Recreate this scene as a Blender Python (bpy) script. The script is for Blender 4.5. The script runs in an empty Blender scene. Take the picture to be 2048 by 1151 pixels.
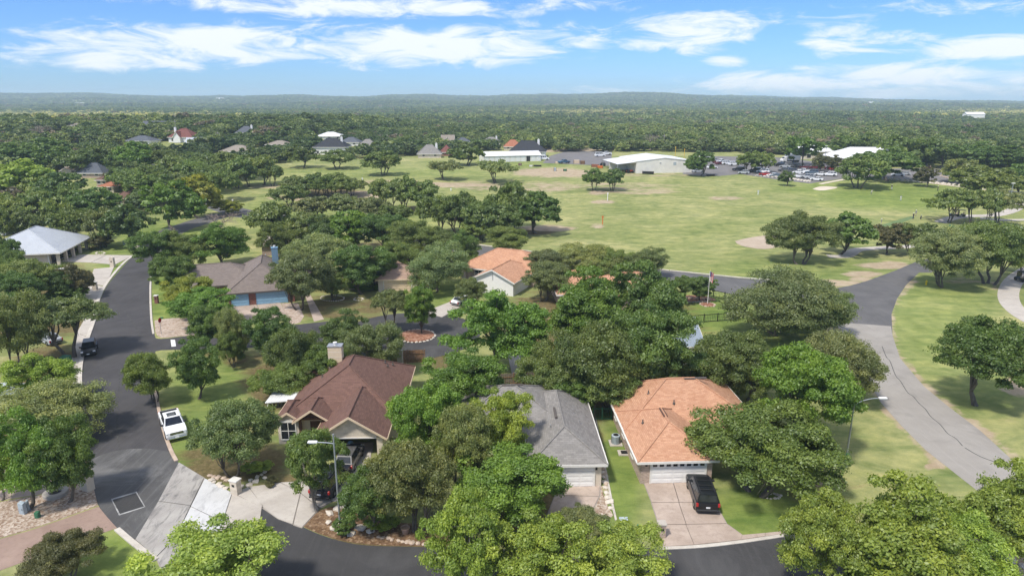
import bpy, bmesh, math, random
import numpy as np
from mathutils import Vector, Matrix
random.seed(7)
R = math.radians
scene = bpy.context.scene
col = scene.collection

# ------------------------------------------------------------------ camera
CAM_H, FPX, PCX, PCY, HORIZON = 34.0, 1365.0, 1024.0, 575.5, 197.0   # in pixels of a 2048 x 1151 frame
PITCH = math.atan((PCY - HORIZON) / FPX)
CC, SS = math.cos(PITCH), math.sin(PITCH)
cam_data = bpy.data.cameras.new('camera')
cam_data.lens = 36.0 * FPX / 2048.0
cam_data.sensor_width = 36.0
cam_data.clip_end = 30000
cam = bpy.data.objects.new('camera', cam_data)
col.objects.link(cam)
cam.location = (0, 0, CAM_H)
cam.rotation_euler = (math.pi / 2 - PITCH, 0, 0)
scene.camera = cam

# ------------------------------------------------------------------ sky, sun, exposure
SUN_EL, SUN_AZ_TRAVEL = R(57), math.atan2(3.0, 3.6)      # light travels towards +x +y: the sun stands behind and to the side
world = bpy.data.worlds.new('World')
scene.world = world
world.use_nodes = True
wn, wl = world.node_tree.nodes, world.node_tree.links
wn.clear()
def wnode(t, **kw):
    n = wn.new(t)
    for k, v in kw.items():
        setattr(n, k, v)
    return n
def wmath(op, a, b=None, c=None, clamp=False):
    n = wn.new('ShaderNodeMath'); n.operation = op; n.use_clamp = clamp
    for i, v in enumerate((a, b, c)):
        if v is None: continue
        if isinstance(v, (int, float)): n.inputs[i].default_value = v
        else: wl.new(v, n.inputs[i])
    return n.outputs[0]
sky = wnode('ShaderNodeTexSky', sky_type='NISHITA', sun_disc=False)
sky.sun_elevation = SUN_EL
sky.sun_rotation = math.pi + SUN_AZ_TRAVEL
sky.altitude = 300; sky.air_density = 1.0; sky.dust_density = 0.35; sky.ozone_density = 2.2
tc = wnode('ShaderNodeTexCoord')
sep = wnode('ShaderNodeSeparateXYZ'); wl.new(tc.outputs['Generated'], sep.inputs[0])
az = wmath('ARCTAN2', sep.outputs[0], sep.outputs[1])
el = wmath('ARCSINE', sep.outputs[2])
# stretched noise for wispy cloud edges, laid on azimuth and elevation
comb = wnode('ShaderNodeCombineXYZ')
wl.new(wmath('MULTIPLY', az, 10.0), comb.inputs[0]); wl.new(wmath('MULTIPLY', el, 38.0), comb.inputs[1])
nz = wnode('ShaderNodeTexNoise'); nz.inputs['Scale'].default_value = 1.15; nz.inputs['Detail'].default_value = 9
nz.inputs['Roughness'].default_value = 0.64; nz.inputs['Distortion'].default_value = 0.7
wl.new(comb.outputs[0], nz.inputs['Vector'])
nz2 = wnode('ShaderNodeTexNoise'); nz2.inputs['Scale'].default_value = 0.42; nz2.inputs['Detail'].default_value = 4
wl.new(comb.outputs[0], nz2.inputs['Vector'])
# cloud banks: (pixel x, pixel y, half width, half height, weight)
BANKS = [(250,112,190,28,1.0),(430,88,300,38,.95),(600,70,200,40,.7),(860,95,320,42,1.0),(720,14,430,22,.95),(1050,12,260,18,.7),
         (1375,66,135,38,1.05),(1720,82,125,34,.8),(1990,98,110,24,.95),(1447,126,44,14,.8),(1760,28,380,26,.55),
         (1560,165,200,26,.9),(1820,150,330,26,.85),(1250,182,300,12,.6),(1900,182,260,16,.7),(1080,70,160,30,.7),(40,62,60,10,.5)]
acc = None
for (bx, by, ba, bb, w) in BANKS:
    a0 = math.atan((bx - PCX) / FPX * math.cos(0)) ; a0 = math.atan2((bx - PCX) / FPX, CC + (PCY - by) / FPX * SS)
    e0 = math.asin((-SS + (PCY - by) / FPX * CC) / math.sqrt(1 + ((bx - PCX) / FPX) ** 2 + ((PCY - by) / FPX) ** 2))
    du = wmath('DIVIDE', wmath('SUBTRACT', az, a0), ba / FPX)
    dv = wmath('DIVIDE', wmath('SUBTRACT', el, e0), bb / FPX)
    d2 = wmath('ADD', wmath('MULTIPLY', du, du), wmath('MULTIPLY', dv, dv))
    m = wmath('MULTIPLY', wmath('SUBTRACT', 1.0, wmath('MULTIPLY', d2, 0.62), clamp=True), w)
    acc = m if acc is None else wmath('MAXIMUM', acc, m)
# above the frame unseen broken cloud is added, thick enough to soften fill
high = wmath('MULTIPLY', wmath('SUBTRACT', nz2.outputs[0], 0.32, clamp=True), 4.4)
hi_on = wnode('ShaderNodeMapRange'); hi_on.inputs[1].default_value = 0.14; hi_on.inputs[2].default_value = 0.3
wl.new(el, hi_on.inputs[0])
acc = wmath('MAXIMUM', acc, wmath('MULTIPLY', high, hi_on.outputs[0]))
dens = wmath('ADD', acc, wmath('MULTIPLY', wmath('SUBTRACT', nz.outputs[0], 0.53), 2.2))
cov = wnode('ShaderNodeMapRange', interpolation_type='SMOOTHSTEP'); cov.inputs[1].default_value = 0.31; cov.inputs[2].default_value = 0.93
cov.inputs[4].default_value = 0.93
wl.new(dens, cov.inputs[0])
tint = wnode('ShaderNodeMix', data_type='RGBA', blend_type='MULTIPLY'); tint.inputs[0].default_value = 1.0
tint.inputs[7].default_value = (0.345, 0.55, 0.92, 1)
wl.new(sky.outputs[0], tint.inputs[6])
mixc = wnode('ShaderNodeMix', data_type='RGBA')
wl.new(cov.outputs[0], mixc.inputs[0]); wl.new(tint.outputs[2], mixc.inputs[6])
mixc.inputs[7].default_value = (5.7, 5.95, 6.2, 1)
bg = wnode('ShaderNodeBackground'); bg.inputs[1].default_value = 0.12
wl.new(mixc.outputs[2], bg.inputs[0])
wo = wnode('ShaderNodeOutputWorld'); wl.new(bg.outputs[0], wo.inputs[0])

sun_data = bpy.data.lights.new('sun', 'SUN')
sun_data.energy = 2.9; sun_data.angle = R(7.0); sun_data.color = (1.0, 0.94, 0.84)
sun = bpy.data.objects.new('sun', sun_data); col.objects.link(sun)
sd = Vector((math.sin(SUN_AZ_TRAVEL) * math.cos(SUN_EL), math.cos(SUN_AZ_TRAVEL) * math.cos(SUN_EL), -math.sin(SUN_EL)))
sun.rotation_euler = sd.to_track_quat('-Z', 'Y').to_euler()
sun.location = (-40, -40, 120)

scene.view_settings.view_transform = 'Standard'
scene.view_settings.look = 'None'
scene.view_settings.exposure = 0.6
scene.view_settings.gamma = 1.0
cy = scene.cycles
cy.max_bounces = 5; cy.diffuse_bounces = 3; cy.glossy_bounces = 2; cy.transmission_bounces = 2; cy.volume_bounces = 1
cy.transparent_max_bounces = 4; cy.use_denoising = True; cy.use_adaptive_sampling = True; cy.adaptive_threshold = 0.015
cy.sample_clamp_indirect = 4.0
HAZE_DENSITY = 0.00017

# ------------------------------------------------------------------ ground shape and pixel <-> ground helpers
def sst(a, b, t):
    t = np.clip((t - a) / (b - a), 0, 1)
    return t * t * (3 - 2 * t)
SKY_X = [-2500, -600, 0, 200, 420, 700, 830, 1000, 1150, 1300, 1500, 1750, 2048, 2700, 4500]
SKY_Y = [190, 188, 188, 189, 192, 194, 190.5, 191, 189, 189, 193, 199, 205, 203, 200]
def hgt(X, Y):
    X = np.asarray(X, float); Y = np.asarray(Y, float)
    z = 5.0 * sst(150, 320, Y)
    z = z + 9.0 * sst(300, 460, Y) * sst(-60, -150, X) * (1 - sst(560, 900, Y))
    z = z - 5.0 * sst(480, 900, Y)
    amp = sst(500, 1400, Y)
    z = z + amp * 5.0 * (np.sin(X * 0.0041 + 0.7) * np.cos(Y * 0.0033 + X * 0.0011) + 0.6 * np.sin(Y * 0.0058 - X * 0.0023 + 2.0))
    px = PCX + FPX * X / np.maximum(Y * CC, 1.0)
    top = CAM_H - 10 + (HORIZON - np.interp(px, SKY_X, SKY_Y)) / FPX * 4800 * 1.04
    z = z + (top - 0) * sst(2200, 5000, Y) ** 1.3
    z = z + sst(2000, 4600, Y) * (5.0*np.sin(X*.0031+Y*.0012) + 3.0*np.sin(X*.0083+1.0) + 1.6*np.sin(X*.021+Y*.004))
    z = z - 60 * sst(5200, 6400, Y)
    return z
def ray(x, y):
    u = (x - PCX) / FPX; v = (PCY - y) / FPX
    return (u, CC + v * SS, -SS + v * CC)
def U(x, y, z=0.0):
    d = ray(x, y); t = (z - CAM_H) / d[2]
    return Vector((d[0] * t, d[1] * t, z))
def P(x, y):
    """ground point seen at pixel x, y"""
    z = 0.0
    for _ in range(14):
        p = U(x, y, z)
        z = 0.5 * z + 0.5 * float(hgt(p.x, p.y))
    p = U(x, y, z); p.z = float(hgt(p.x, p.y))
    return p
def depth(p):
    return p.y * CC - (p.z - CAM_H) * SS
def proj(p):
    zc = depth(p); vc = p.y * SS + (p.z - CAM_H) * CC
    return PCX + FPX * p.x / zc, PCY - FPX * vc / zc
def ztop(p, ypx):
    """height above ground at p whose top shows at pixel row ypx"""
    v = (PCY - ypx) / FPX
    # solve ((p.y*S + dz*C)/(p.y*C - dz*S)) = v
    dz = (v * p.y * CC - p.y * SS) / (CC + v * SS)
    return dz + CAM_H - p.z

# ------------------------------------------------------------------ object helpers
def tag(o, label=None, cat=None, group=None, kind=None):
    if label: o['label'] = label
    if cat: o['category'] = cat
    if group: o['group'] = group
    if kind: o['kind'] = kind
    return o
def empty(name, loc=(0, 0, 0), rz=0.0, label=None, cat=None, group=None):
    o = bpy.data.objects.new(name, None); col.objects.link(o)
    o.location = loc; o.rotation_euler = (0, 0, rz); o.empty_display_size = 0.3
    return tag(o, label, cat, group)
def link_mesh(name, me, parent=None, loc=None):
    o = bpy.data.objects.new(name, me); col.objects.link(o)
    if parent is not None: o.parent = parent
    if loc is not None: o.location = loc
    return o
def copy_tree(o, parent=None):
    c = o.copy(); col.objects.link(c)
    if parent is not None: c.parent = parent
    for ch in list(o.children): copy_tree(ch, c)
    return c
class MB:
    def __init__(s): s.v = []; s.f = []; s.m = []; s.uv = None
    def add(s, vs, fs, m=0):
        b = len(s.v); s.v += [tuple(v) for v in vs]
        for f in fs: s.f.append(tuple(b + i for i in f)); s.m.append(m)
        return s
    def box(s, x0, x1, y0, y1, z0, z1, m=0):
        vs = [(x0,y0,z0),(x1,y0,z0),(x1,y1,z0),(x0,y1,z0),(x0,y0,z1),(x1,y0,z1),(x1,y1,z1),(x0,y1,z1)]
        return s.add(vs, [(3,2,1,0),(4,5,6,7),(0,1,5,4),(1,2,6,5),(2,3,7,6),(3,0,4,7)], m)
    def bevbox(s, x0, x1, y0, y1, z0, z1, b=0.05, m=0):
        vs = []
        for z, i in ((z0, b), (z0 + b, 0), (z1 - b, 0), (z1, b)):
            vs += [(x0+i,y0+i,z),(x1-i,y0+i,z),(x1-i,y1-i,z),(x0+i,y1-i,z)]
        fs = [(3,2,1,0),(12,13,14,15)]
        for k in range(3):
            for j in range(4):
                a = k*4+j; c = k*4+(j+1) % 4
                fs.append((a, c, c+4, a+4))
        return s.add(vs, fs, m)
    def tube(s, pts, rad, n=6, m=0, cap=True):
        pts = [Vector(p) for p in pts]
        if not isinstance(rad, (list, tuple)): rad = [rad]*len(pts)
        vs = []
        for i, p in enumerate(pts):
            d = (pts[min(i+1, len(pts)-1)] - pts[max(i-1, 0)])
            d = d.normalized() if d.length > 1e-9 else Vector((0,0,1))
            a = d.orthogonal().normalized(); b = d.cross(a)
            # keep frames aligned
            ref = Vector((1, 0, 0)) if abs(d.x) < .9 else Vector((0, 1, 0))
            a = (ref - d*ref.dot(d)).normalized(); b = d.cross(a)
            for k in range(n):
                t = 2*math.pi*k/n
                vs.append(p + (a*math.cos(t) + b*math.sin(t))*rad[i])
        fs = []
        for i in range(len(pts)-1):
            for k in range(n):
                k2 = (k+1) % n
                fs.append((i*n+k, i*n+k2, (i+1)*n+k2, (i+1)*n+k))
        if cap:
            fs.append(tuple(range(n-1, -1, -1))); fs.append(tuple((len(pts)-1)*n+k for k in range(n)))
        return s.add(vs, fs, m)
    def lathe(s, prof, n=16, cx=0, cy=0, m=0):
        vs = []; fs = []
        for (r, z) in prof:
            for k in range(n):
                t = 2*math.pi*k/n; vs.append((cx + r*math.cos(t), cy + r*math.sin(t), z))
        for i in range(len(prof)-1):
            for k in range(n):
                k2 = (k+1) % n; fs.append((i*n+k, i*n+k2, (i+1)*n+k2, (i+1)*n+k))
        fs.append(tuple(range(n-1, -1, -1))); fs.append(tuple((len(prof)-1)*n+k for k in range(n)))
        return s.add(vs, fs, m)
    def prism(s, poly, z0, z1, m=0):
        n = len(poly)
        vs = [(p[0], p[1], z0) for p in poly] + [(p[0], p[1], z1) for p in poly]
        fs = [tuple(range(n-1, -1, -1)), tuple(range(n, 2*n))]
        fs += [(i, (i+1) % n, n+(i+1) % n, n+i) for i in range(n)]
        return s.add(vs, fs, m)
    def mesh(s, name, mats, smooth=False):
        me = bpy.data.meshes.new(name)
        me.from_pydata(s.v, [], s.f)
        for mt in (mats if isinstance(mats, (list, tuple)) else [mats]): me.materials.append(mt)
        if any(s.m): me.polygons.foreach_set('material_index', s.m)
        if smooth: me.polygons.foreach_set('use_smooth', [True]*len(me.polygons))
        me.update()
        return me
    def build(s, name, mats, parent=None, smooth=False, loc=None):
        return link_mesh(name, s.mesh(name, mats, smooth), parent, loc)

# ------------------------------------------------------------------ materials
def new_mat(name):
    m = bpy.data.materials.new(name); m.use_nodes = True
    nt = m.node_tree
    return m, nt, nt.nodes['Principled BSDF']
def ramp(nt, fac, stops):
    r = nt.nodes.new('ShaderNodeValToRGB'); e = r.color_ramp.elements
    while len(e) < len(stops): e.new(0.5)
    for i, (p, c) in enumerate(stops): e[i].position = p; e[i].color = (*c, 1)
    nt.links.new(fac, r.inputs[0]); return r.outputs[0]
def noise(nt, scale, detail=4, rough=.55, vec=None, dist=0.0):
    n = nt.nodes.new('ShaderNodeTexNoise'); n.inputs['Scale'].default_value = scale; n.inputs['Detail'].default_value = detail
    n.inputs['Roughness'].default_value = rough; n.inputs['Distortion'].default_value = dist
    if vec is None:
        g = nt.nodes.new('ShaderNodeNewGeometry'); vec = g.outputs['Position']
    nt.links.new(vec, n.inputs['Vector']); return n.outputs[0]
def mixrgb(nt, fac, a, b, mode='MIX'):
    n = nt.nodes.new('ShaderNodeMix'); n.data_type = 'RGBA'; n.blend_type = mode
    for i, v in ((0, fac), (6, a), (7, b)):
        if isinstance(v, (int, float)): n.inputs[i].default_value = v
        elif isinstance(v, tuple): n.inputs[i].default_value = (*v[:3], 1)
        else: nt.links.new(v, n.inputs[i])
    return n.outputs[2]
def mathn(nt, op, a, b=None, clamp=False):
    n = nt.nodes.new('ShaderNodeMath'); n.operation = op; n.use_clamp = clamp
    for i, v in enumerate((a, b)):
        if v is None: continue
        if isinstance(v, (int, float)): n.inputs[i].default_value = v
        else: nt.links.new(v, n.inputs[i])
    return n.outputs[0]
def mapped(nt, scale=(1,1,1), rot=(0,0,0), src='pos'):
    if src == 'pos': o = nt.nodes.new('ShaderNodeNewGeometry').outputs['Position']
    elif src == 'uv': o = nt.nodes.new('ShaderNodeTexCoord').outputs['UV']
    else: o = nt.nodes.new('ShaderNodeTexCoord').outputs['Object']
    mp = nt.nodes.new('ShaderNodeMapping'); mp.inputs['Scale'].default_value = scale; mp.inputs['Rotation'].default_value = rot
    nt.links.new(o, mp.inputs[0]); return mp.outputs[0]
def bump(nt, b, h, strength=.3, dist=.05):
    n = nt.nodes.new('ShaderNodeBump'); n.inputs['Strength'].default_value = strength; n.inputs['Distance'].default_value = dist
    nt.links.new(h, n.inputs['Height']); nt.links.new(n.outputs[0], b.inputs['Normal'])
def plain(name, c, rough=.6, metal=0.0, var=.12, scale=3.0, spec=.4, coat=0.0):
    m, nt, b = new_mat(name)
    lo = tuple(x*(1-var) for x in c); hi = tuple(min(1, x*(1+var)) for x in c)
    nt.links.new(ramp(nt, noise(nt, scale, 5), [(.3, lo), (.7, hi)]), b.inputs['Base Color'])
    b.inputs['Roughness'].default_value = rough; b.inputs['Metallic'].default_value = metal
    b.inputs['Specular IOR Level'].default_value = spec
    if coat: b.inputs['Coat Weight'].default_value = coat; b.inputs['Coat Roughness'].default_value = .06
    return m
M = {}
def mottled(name, a, b_, c_, s1=.5, s2=8.0, rough=.9, bmp=.25, amt=.6, vec=None):
    m, nt, b = new_mat(name)
    c1 = ramp(nt, noise(nt, s1, 6, .6), [(.32, a), (.68, b_)])
    f = nt.nodes.new('ShaderNodeMapRange'); f.inputs[1].default_value = .5; f.inputs[2].default_value = .75
    n2 = noise(nt, s2, 7, .72, mapped(nt, vec[0], (0, 0, vec[1])) if vec else None, .6 if vec else 0.0); nt.links.new(n2, f.inputs[0])
    nt.links.new(mixrgb(nt, mathn(nt, 'MULTIPLY', f.outputs[0], amt), c1, c_), b.inputs['Base Color'])
    b.inputs['Roughness'].default_value = rough; b.inputs['Specular IOR Level'].default_value = .2
    if bmp: bump(nt, b, n2, bmp, .03)
    return m
M['concrete'] = mottled('concrete', (.40,.36,.32), (.52,.48,.43), (.33,.29,.25), .35, 2.5)
M['concrete_stained'] = mottled('concrete_stained', (.30,.28,.265), (.44,.42,.39), (.085,.085,.09), .35, .9, amt=.95, vec=((1.6,.5,1), R(40)))
M['concrete_white'] = mottled('concrete_white', (.52,.52,.52), (.60,.60,.60), (.27,.27,.28), .5, 1.1, amt=.8, vec=((1.3,.5,1), R(40)))
M['concrete_tan'] = mottled('concrete_tan', (.36,.285,.235), (.49,.40,.34), (.27,.21,.17), .35, 1.6, amt=.75)
M['pink_pave'] = mottled('pink_pave', (.27,.19,.155), (.35,.255,.21), (.21,.15,.12), .5, 3)
M['kerb'] = mottled('kerb', (.46,.42,.37), (.60,.56,.50), (.34,.30,.26), 1.0, 5)
M['gravel'] = None
def voro(name, stops, scale, rough=.95):
    m, nt, b = new_mat(name)
    v = nt.nodes.new('ShaderNodeTexVoronoi'); v.inputs['Scale'].default_value = scale
    nt.links.new(nt.nodes.new('ShaderNodeNewGeometry').outputs['Position'], v.inputs['Vector'])
    sp = nt.nodes.new('ShaderNodeSeparateColor'); nt.links.new(v.outputs['Color'], sp.inputs[0])
    c = ramp(nt, sp.outputs[0], stops)
    big = noise(nt, .5, 4)
    nt.links.new(mixrgb(nt, mathn(nt, 'MULTIPLY', big, .55), c, (.16,.10,.06)), b.inputs['Base Color'])
    bump(nt, b, v.outputs['Distance'], .8, .06)
    b.inputs['Roughness'].default_value = rough; b.inputs['Specular IOR Level'].default_value = .2
    return m
M['gravel'] = voro('gravel', [(0,(.25,.17,.12)),(.35,(.40,.31,.24)),(.7,(.55,.46,.38)),(1,(.62,.54,.46))], 5.5)
M['pebble'] = voro('pebble', [(0,(.40,.30,.24)),(.4,(.52,.42,.35)),(1,(.66,.57,.50))], 3.6)
M['mulch'] = voro('mulch', [(0,(.11,.065,.035)),(.5,(.17,.10,.055)),(.8,(.26,.17,.10)),(1,(.36,.26,.17))], 4.5)
M['sand'] = mottled('sand', (.58,.50,.40), (.66,.58,.48), (.48,.40,.31), .3, 2)
M['red_rock'] = voro('red_rock', [(0,(.22,.09,.06)),(.5,(.34,.16,.10)),(1,(.44,.25,.18))], 4.0)
def asphalt(name, a, b_, streak, patch, rot):
    m, nt, b = new_mat(name)
    n1 = noise(nt, .25, 5, .6); n3 = noise(nt, 14, 3, .7)
    st = noise(nt, 1.0, 5, .65, mapped(nt, (2.6, .10, 1), (0, 0, rot)))
    c = ramp(nt, n1, [(.3, a), (.7, b_)])
    f = nt.nodes.new('ShaderNodeMapRange'); f.inputs[1].default_value = .5; f.inputs[2].default_value = .8; nt.links.new(st, f.inputs[0])
    c = mixrgb(nt, mathn(nt, 'MULTIPLY', f.outputs[0], .55), c, streak)
    n4 = noise(nt, .11, 8, .72, dist=1.2)
    f2 = nt.nodes.new('ShaderNodeMapRange'); f2.inputs[1].default_value = .50; f2.inputs[2].default_value = .70; nt.links.new(n4, f2.inputs[0])
    c = mixrgb(nt, mathn(nt, 'MULTIPLY', f2.outputs[0], .75), c, patch)
    c = mixrgb(nt, .16, c, ramp(nt, n3, [(.3, (.02,.02,.02)), (.75, (.16,.16,.16))]))
    nt.links.new(c, b.inputs['Base Color']); b.inputs['Roughness'].default_value = .85; b.inputs['Specular IOR Level'].default_value = .25
    bump(nt, b, n3, .15, .01)
    return m
M['asphalt'] = asphalt('asphalt', (.052,.049,.052), (.078,.074,.077), (.105,.10,.105), (.036,.034,.037), R(10))
M['asphalt_new'] = asphalt('asphalt_new', (.040,.039,.040), (.060,.058,.060), (.085,.083,.084), (.10,.098,.098), R(85))
M['asphalt_old'] = asphalt('asphalt_old', (.32,.295,.265), (.39,.362,.328), (.44,.41,.375), (.23,.213,.195), R(35))
M['asphalt_mid'] = asphalt('asphalt_mid', (.105,.102,.103), (.15,.145,.145), (.21,.203,.20), (.085,.083,.085), R(-50))
M['asphalt_patch'] = asphalt('asphalt_patch', (.036,.035,.036), (.048,.047,.048), (.06,.06,.06), (.036,.035,.036), R(10))
M['lot'] = asphalt('lot', (.16,.15,.15), (.22,.205,.20), (.25,.24,.23), (.13,.125,.13), R(80))
M['asphalt_dusty'] = asphalt('asphalt_dusty', (.068,.066,.067), (.115,.113,.112), (.21,.208,.205), (.25,.248,.245), R(-35))
M['bare_earth'] = mottled('bare_earth', (.38,.30,.225), (.48,.395,.31), (.33,.26,.19), .3, 2)
M['crack'] = plain('crack', (.06,.058,.057), .9, var=.5, scale=2)
M['paint_white'] = plain('paint_white', (.75,.75,.73), .6, var=.2, scale=6)
M['chalk'] = mottled('chalk', (.20,.20,.20), (.46,.46,.45), (.07,.07,.07), 1.2, 3, amt=.85)

# grass ground: three painted-in zones (bare soil, lush turf, leaf litter) carried by a colour attribute, broken up by noise
m, nt, b = new_mat('ground'); M['ground'] = m
at = nt.nodes.new('ShaderNodeAttribute'); at.attribute_name = 'zone'
sp = nt.nodes.new('ShaderNodeSeparateColor'); nt.links.new(at.outputs['Color'], sp.inputs[0])
nA = noise(nt, .045, 8, .66, mapped(nt, (1, 1.6, 1)), .5); nB = noise(nt, .5, 6, .65); nC = noise(nt, 7.0, 4, .7); nD = noise(nt, .16, 8, .68, mapped(nt, (1, 2.4, 1), (0, 0, R(12))), .8)
base = ramp(nt, nA, [(.30, (.165,.200,.072)), (.45, (.225,.245,.098)), (.60, (.295,.295,.135)), (.78, (.36,.33,.18))])
lush = ramp(nt, nA, [(.3, (.120,.172,.042)), (.55, (.170,.225,.058)), (.8, (.235,.275,.085))])
g = mixrgb(nt, sp.outputs[1], base, lush)
g = mixrgb(nt, .8, g, ramp(nt, nB, [(.28, (.33,.36,.30)), (.5, (.5,.5,.5)), (.75, (.68,.64,.62))]), 'OVERLAY')
def edge(src, nn, k=.9):
    s = mathn(nt, 'ADD', src, mathn(nt, 'MULTIPLY', mathn(nt, 'SUBTRACT', nn, .5), k))
    f = nt.nodes.new('ShaderNodeMapRange'); f.inputs[1].default_value = .38; f.inputs[2].default_value = .66
    nt.links.new(s, f.inputs[0]); return f.outputs[0]
g = mixrgb(nt, .9, g, ramp(nt, nD, [(.26, (.27,.35,.27)), (.46, (.5,.5,.5)), (.68, (.74,.67,.66))]), 'OVERLAY')
dry = nt.nodes.new('ShaderNodeMapRange'); dry.inputs[1].default_value = .58; dry.inputs[2].default_value = .76; nt.links.new(nD, dry.inputs[0])
g = mixrgb(nt, mathn(nt, 'MULTIPLY', dry.outputs[0], mathn(nt, 'SUBTRACT', .75, sp.outputs[1], True)), g, (.36,.30,.17))
dirt = ramp(nt, nB, [(.3, (.33,.245,.165)), (.7, (.47,.38,.285))])
lit = ramp(nt, noise(nt, 2.2, 6, .7), [(.3, (.062,.042,.022)), (.5, (.125,.088,.045)), (.72, (.215,.155,.09))])
g = mixrgb(nt, mathn(nt, 'MULTIPLY', edge(sp.outputs[2], nD, 1.2), .85), g, lit)
g = mixrgb(nt, mathn(nt, 'MULTIPLY', edge(sp.outputs[0], nD, 1.7), .9), g, dirt)
g = mixrgb(nt, .35, g, ramp(nt, nC, [(.25, (.35,.35,.35)), (.75, (.68,.68,.68))]), 'OVERLAY')
nt.links.new(g, b.inputs['Base Color']); b.inputs['Roughness'].default_value = 1.0; b.inputs['Specular IOR Level'].default_value = .1
bump(nt, b, nC, .5, .08)

# shingles: courses of tabs on the roof's own slope coordinates
def shingle(name, c, var=.35, light=None, tab=(.46, .20)):
    m, nt, b = new_mat(name)
    br = nt.nodes.new('ShaderNodeTexBrick'); br.inputs['Scale'].default_value = 1.0
    br.inputs['Brick Width'].default_value = tab[0]; br.inputs['Row Height'].default_value = tab[1]
    br.inputs['Mortar Size'].default_value = .012; br.inputs['Mortar Smooth'].default_value = .3; br.inputs['Bias'].default_value = 0.0
    lo = tuple(x*(1-var) for x in c); hi = light or tuple(min(1, x*(1+var)) for x in c)
    br.inputs['Color1'].default_value = (*lo, 1); br.inputs['Color2'].default_value = (*hi, 1); br.inputs['Mortar'].default_value = (*[x*.55 for x in c], 1)
    nt.links.new(nt.nodes.new('ShaderNodeTexCoord').outputs['UV'], br.inputs['Vector'])
    n1 = noise(nt, .4, 5, .6); n2 = noise(nt, 3.0, 5, .7)
    cc = mixrgb(nt, .45, br.outputs[0], ramp(nt, n1, [(.3, tuple(x*.90 for x in c)), (.7, tuple(x*1.08 for x in c))]))
    cc = mixrgb(nt, .25, cc, ramp(nt, n2, [(.3, (.38,.38,.38)), (.7, (.63,.63,.63))]), 'OVERLAY')
    nt.links.new(cc, b.inputs['Base Color']); b.inputs['Roughness'].default_value = .95; b.inputs['Specular IOR Level'].default_value = .15
    bump(nt, b, br.outputs['Fac'], .3, .02)
    return m
M['sh_maroon'] = shingle('sh_maroon', (.160,.092,.074), .25)
M['sh_gray'] = shingle('sh_gray', (.235,.222,.21), .28)
M['sh_orange'] = shingle('sh_orange', (.47,.245,.15), .16, (.60,.37,.245), (.42,.17))
M['sh_pink'] = shingle('sh_pink', (.36,.25,.19), .2)
M['sh_taupe'] = shingle('sh_taupe', (.195,.162,.145), .22)
M['sh_tan'] = shingle('sh_tan', (.27,.235,.20), .2)
M['sh_slate'] = shingle('sh_slate', (.105,.115,.135), .25)
M['sh_dark'] = shingle('sh_dark', (.045,.047,.055), .3)
M['sh_brown'] = shingle('sh_brown', (.16,.095,.075), .25)
M['sh_terracotta'] = shingle('sh_terracotta', (.36,.15,.09), .25)
M['sh_red'] = shingle('sh_red', (.18,.075,.065), .25)
def seam_metal(name, c, pitch=.45, rough=.45):
    m, nt, b = new_mat(name)
    w = nt.nodes.new('ShaderNodeTexWave'); w.inputs['Scale'].default_value = 1.0/pitch*.5/3.1416*3.1416; w.wave_profile = 'SIN'
    nt.links.new(nt.nodes.new('ShaderNodeTexCoord').outputs['UV'], w.inputs['Vector'])
    f = nt.nodes.new('ShaderNodeMapRange'); f.inputs[1].default_value = .9; f.inputs[2].default_value = 1.0; nt.links.new(w.outputs['Fac'], f.inputs[0])
    cc = ramp(nt, noise(nt, .5, 5), [(.3, tuple(x*.9 for x in c)), (.7, tuple(min(1,x*1.05) for x in c))])
    nt.links.new(mixrgb(nt, mathn(nt, 'MULTIPLY', f.outputs[0], .4), cc, tuple(x*.6 for x in c)), b.inputs['Base Color'])
    b.inputs['Roughness'].default_value = rough; b.inputs['Specular IOR Level'].default_value = .5
    bump(nt, b, f.outputs[0], .5, .03)
    return m
M['metal_white'] = seam_metal('metal_white', (.74,.74,.74))
M['metal_gray'] = seam_metal('metal_gray', (.44,.465,.50))
M['metal_blue'] = seam_metal('metal_blue', (.26,.31,.37))
M['metal_wall'] = seam_metal('metal_wall', (.76,.73,.67), .6)
def brick(name, c, mortar, w=.24, h=.085, var=.35):
    m, nt, b = new_mat(name)
    br = nt.nodes.new('ShaderNodeTexBrick'); br.inputs['Scale'].default_value = 1.0
    br.inputs['Brick Width'].default_value = w; br.inputs['Row Height'].default_value = h; br.inputs['Mortar Size'].default_value = h*.1
    br.inputs['Color1'].default_value = (*[x*(1-var) for x in c], 1); br.inputs['Color2'].default_value = (*[min(1,x*(1+var)) for x in c], 1)
    br.inputs['Mortar'].default_value = (*mortar, 1)
    nt.links.new(nt.nodes.new('ShaderNodeTexCoord').outputs['UV'], br.inputs['Vector'])
    n1 = noise(nt, 1.2, 4)
    nt.links.new(mixrgb(nt, .3, br.outputs[0], ramp(nt, n1, [(.3, tuple(x*.7 for x in c)), (.7, tuple(min(1,x*1.2) for x in c))])), b.inputs['Base Color'])
    b.inputs['Roughness'].default_value = .9; bump(nt, b, br.outputs['Fac'], .3, .015)
    return m
M['brick_red'] = brick('brick_red', (.20,.065,.045), (.30,.25,.22))
M['brick_tan'] = brick('brick_tan', (.42,.31,.25), (.50,.45,.40))
M['stone'] = brick('stone', (.60,.52,.42), (.55,.50,.43), .5, .28, .2)
M['stone_grey'] = brick('stone_grey', (.40,.37,.33), (.36,.33,.3), .4, .22, .3)
M['stucco'] = mottled('stucco', (.58,.50,.41), (.66,.58,.48), (.52,.45,.37), .6, 6, .9, .1)
M['siding_white'] = plain('siding_white', (.74,.73,.71), .7, var=.05)
M['siding_beige'] = plain('siding_beige', (.62,.50,.35), .7, var=.06)
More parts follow.
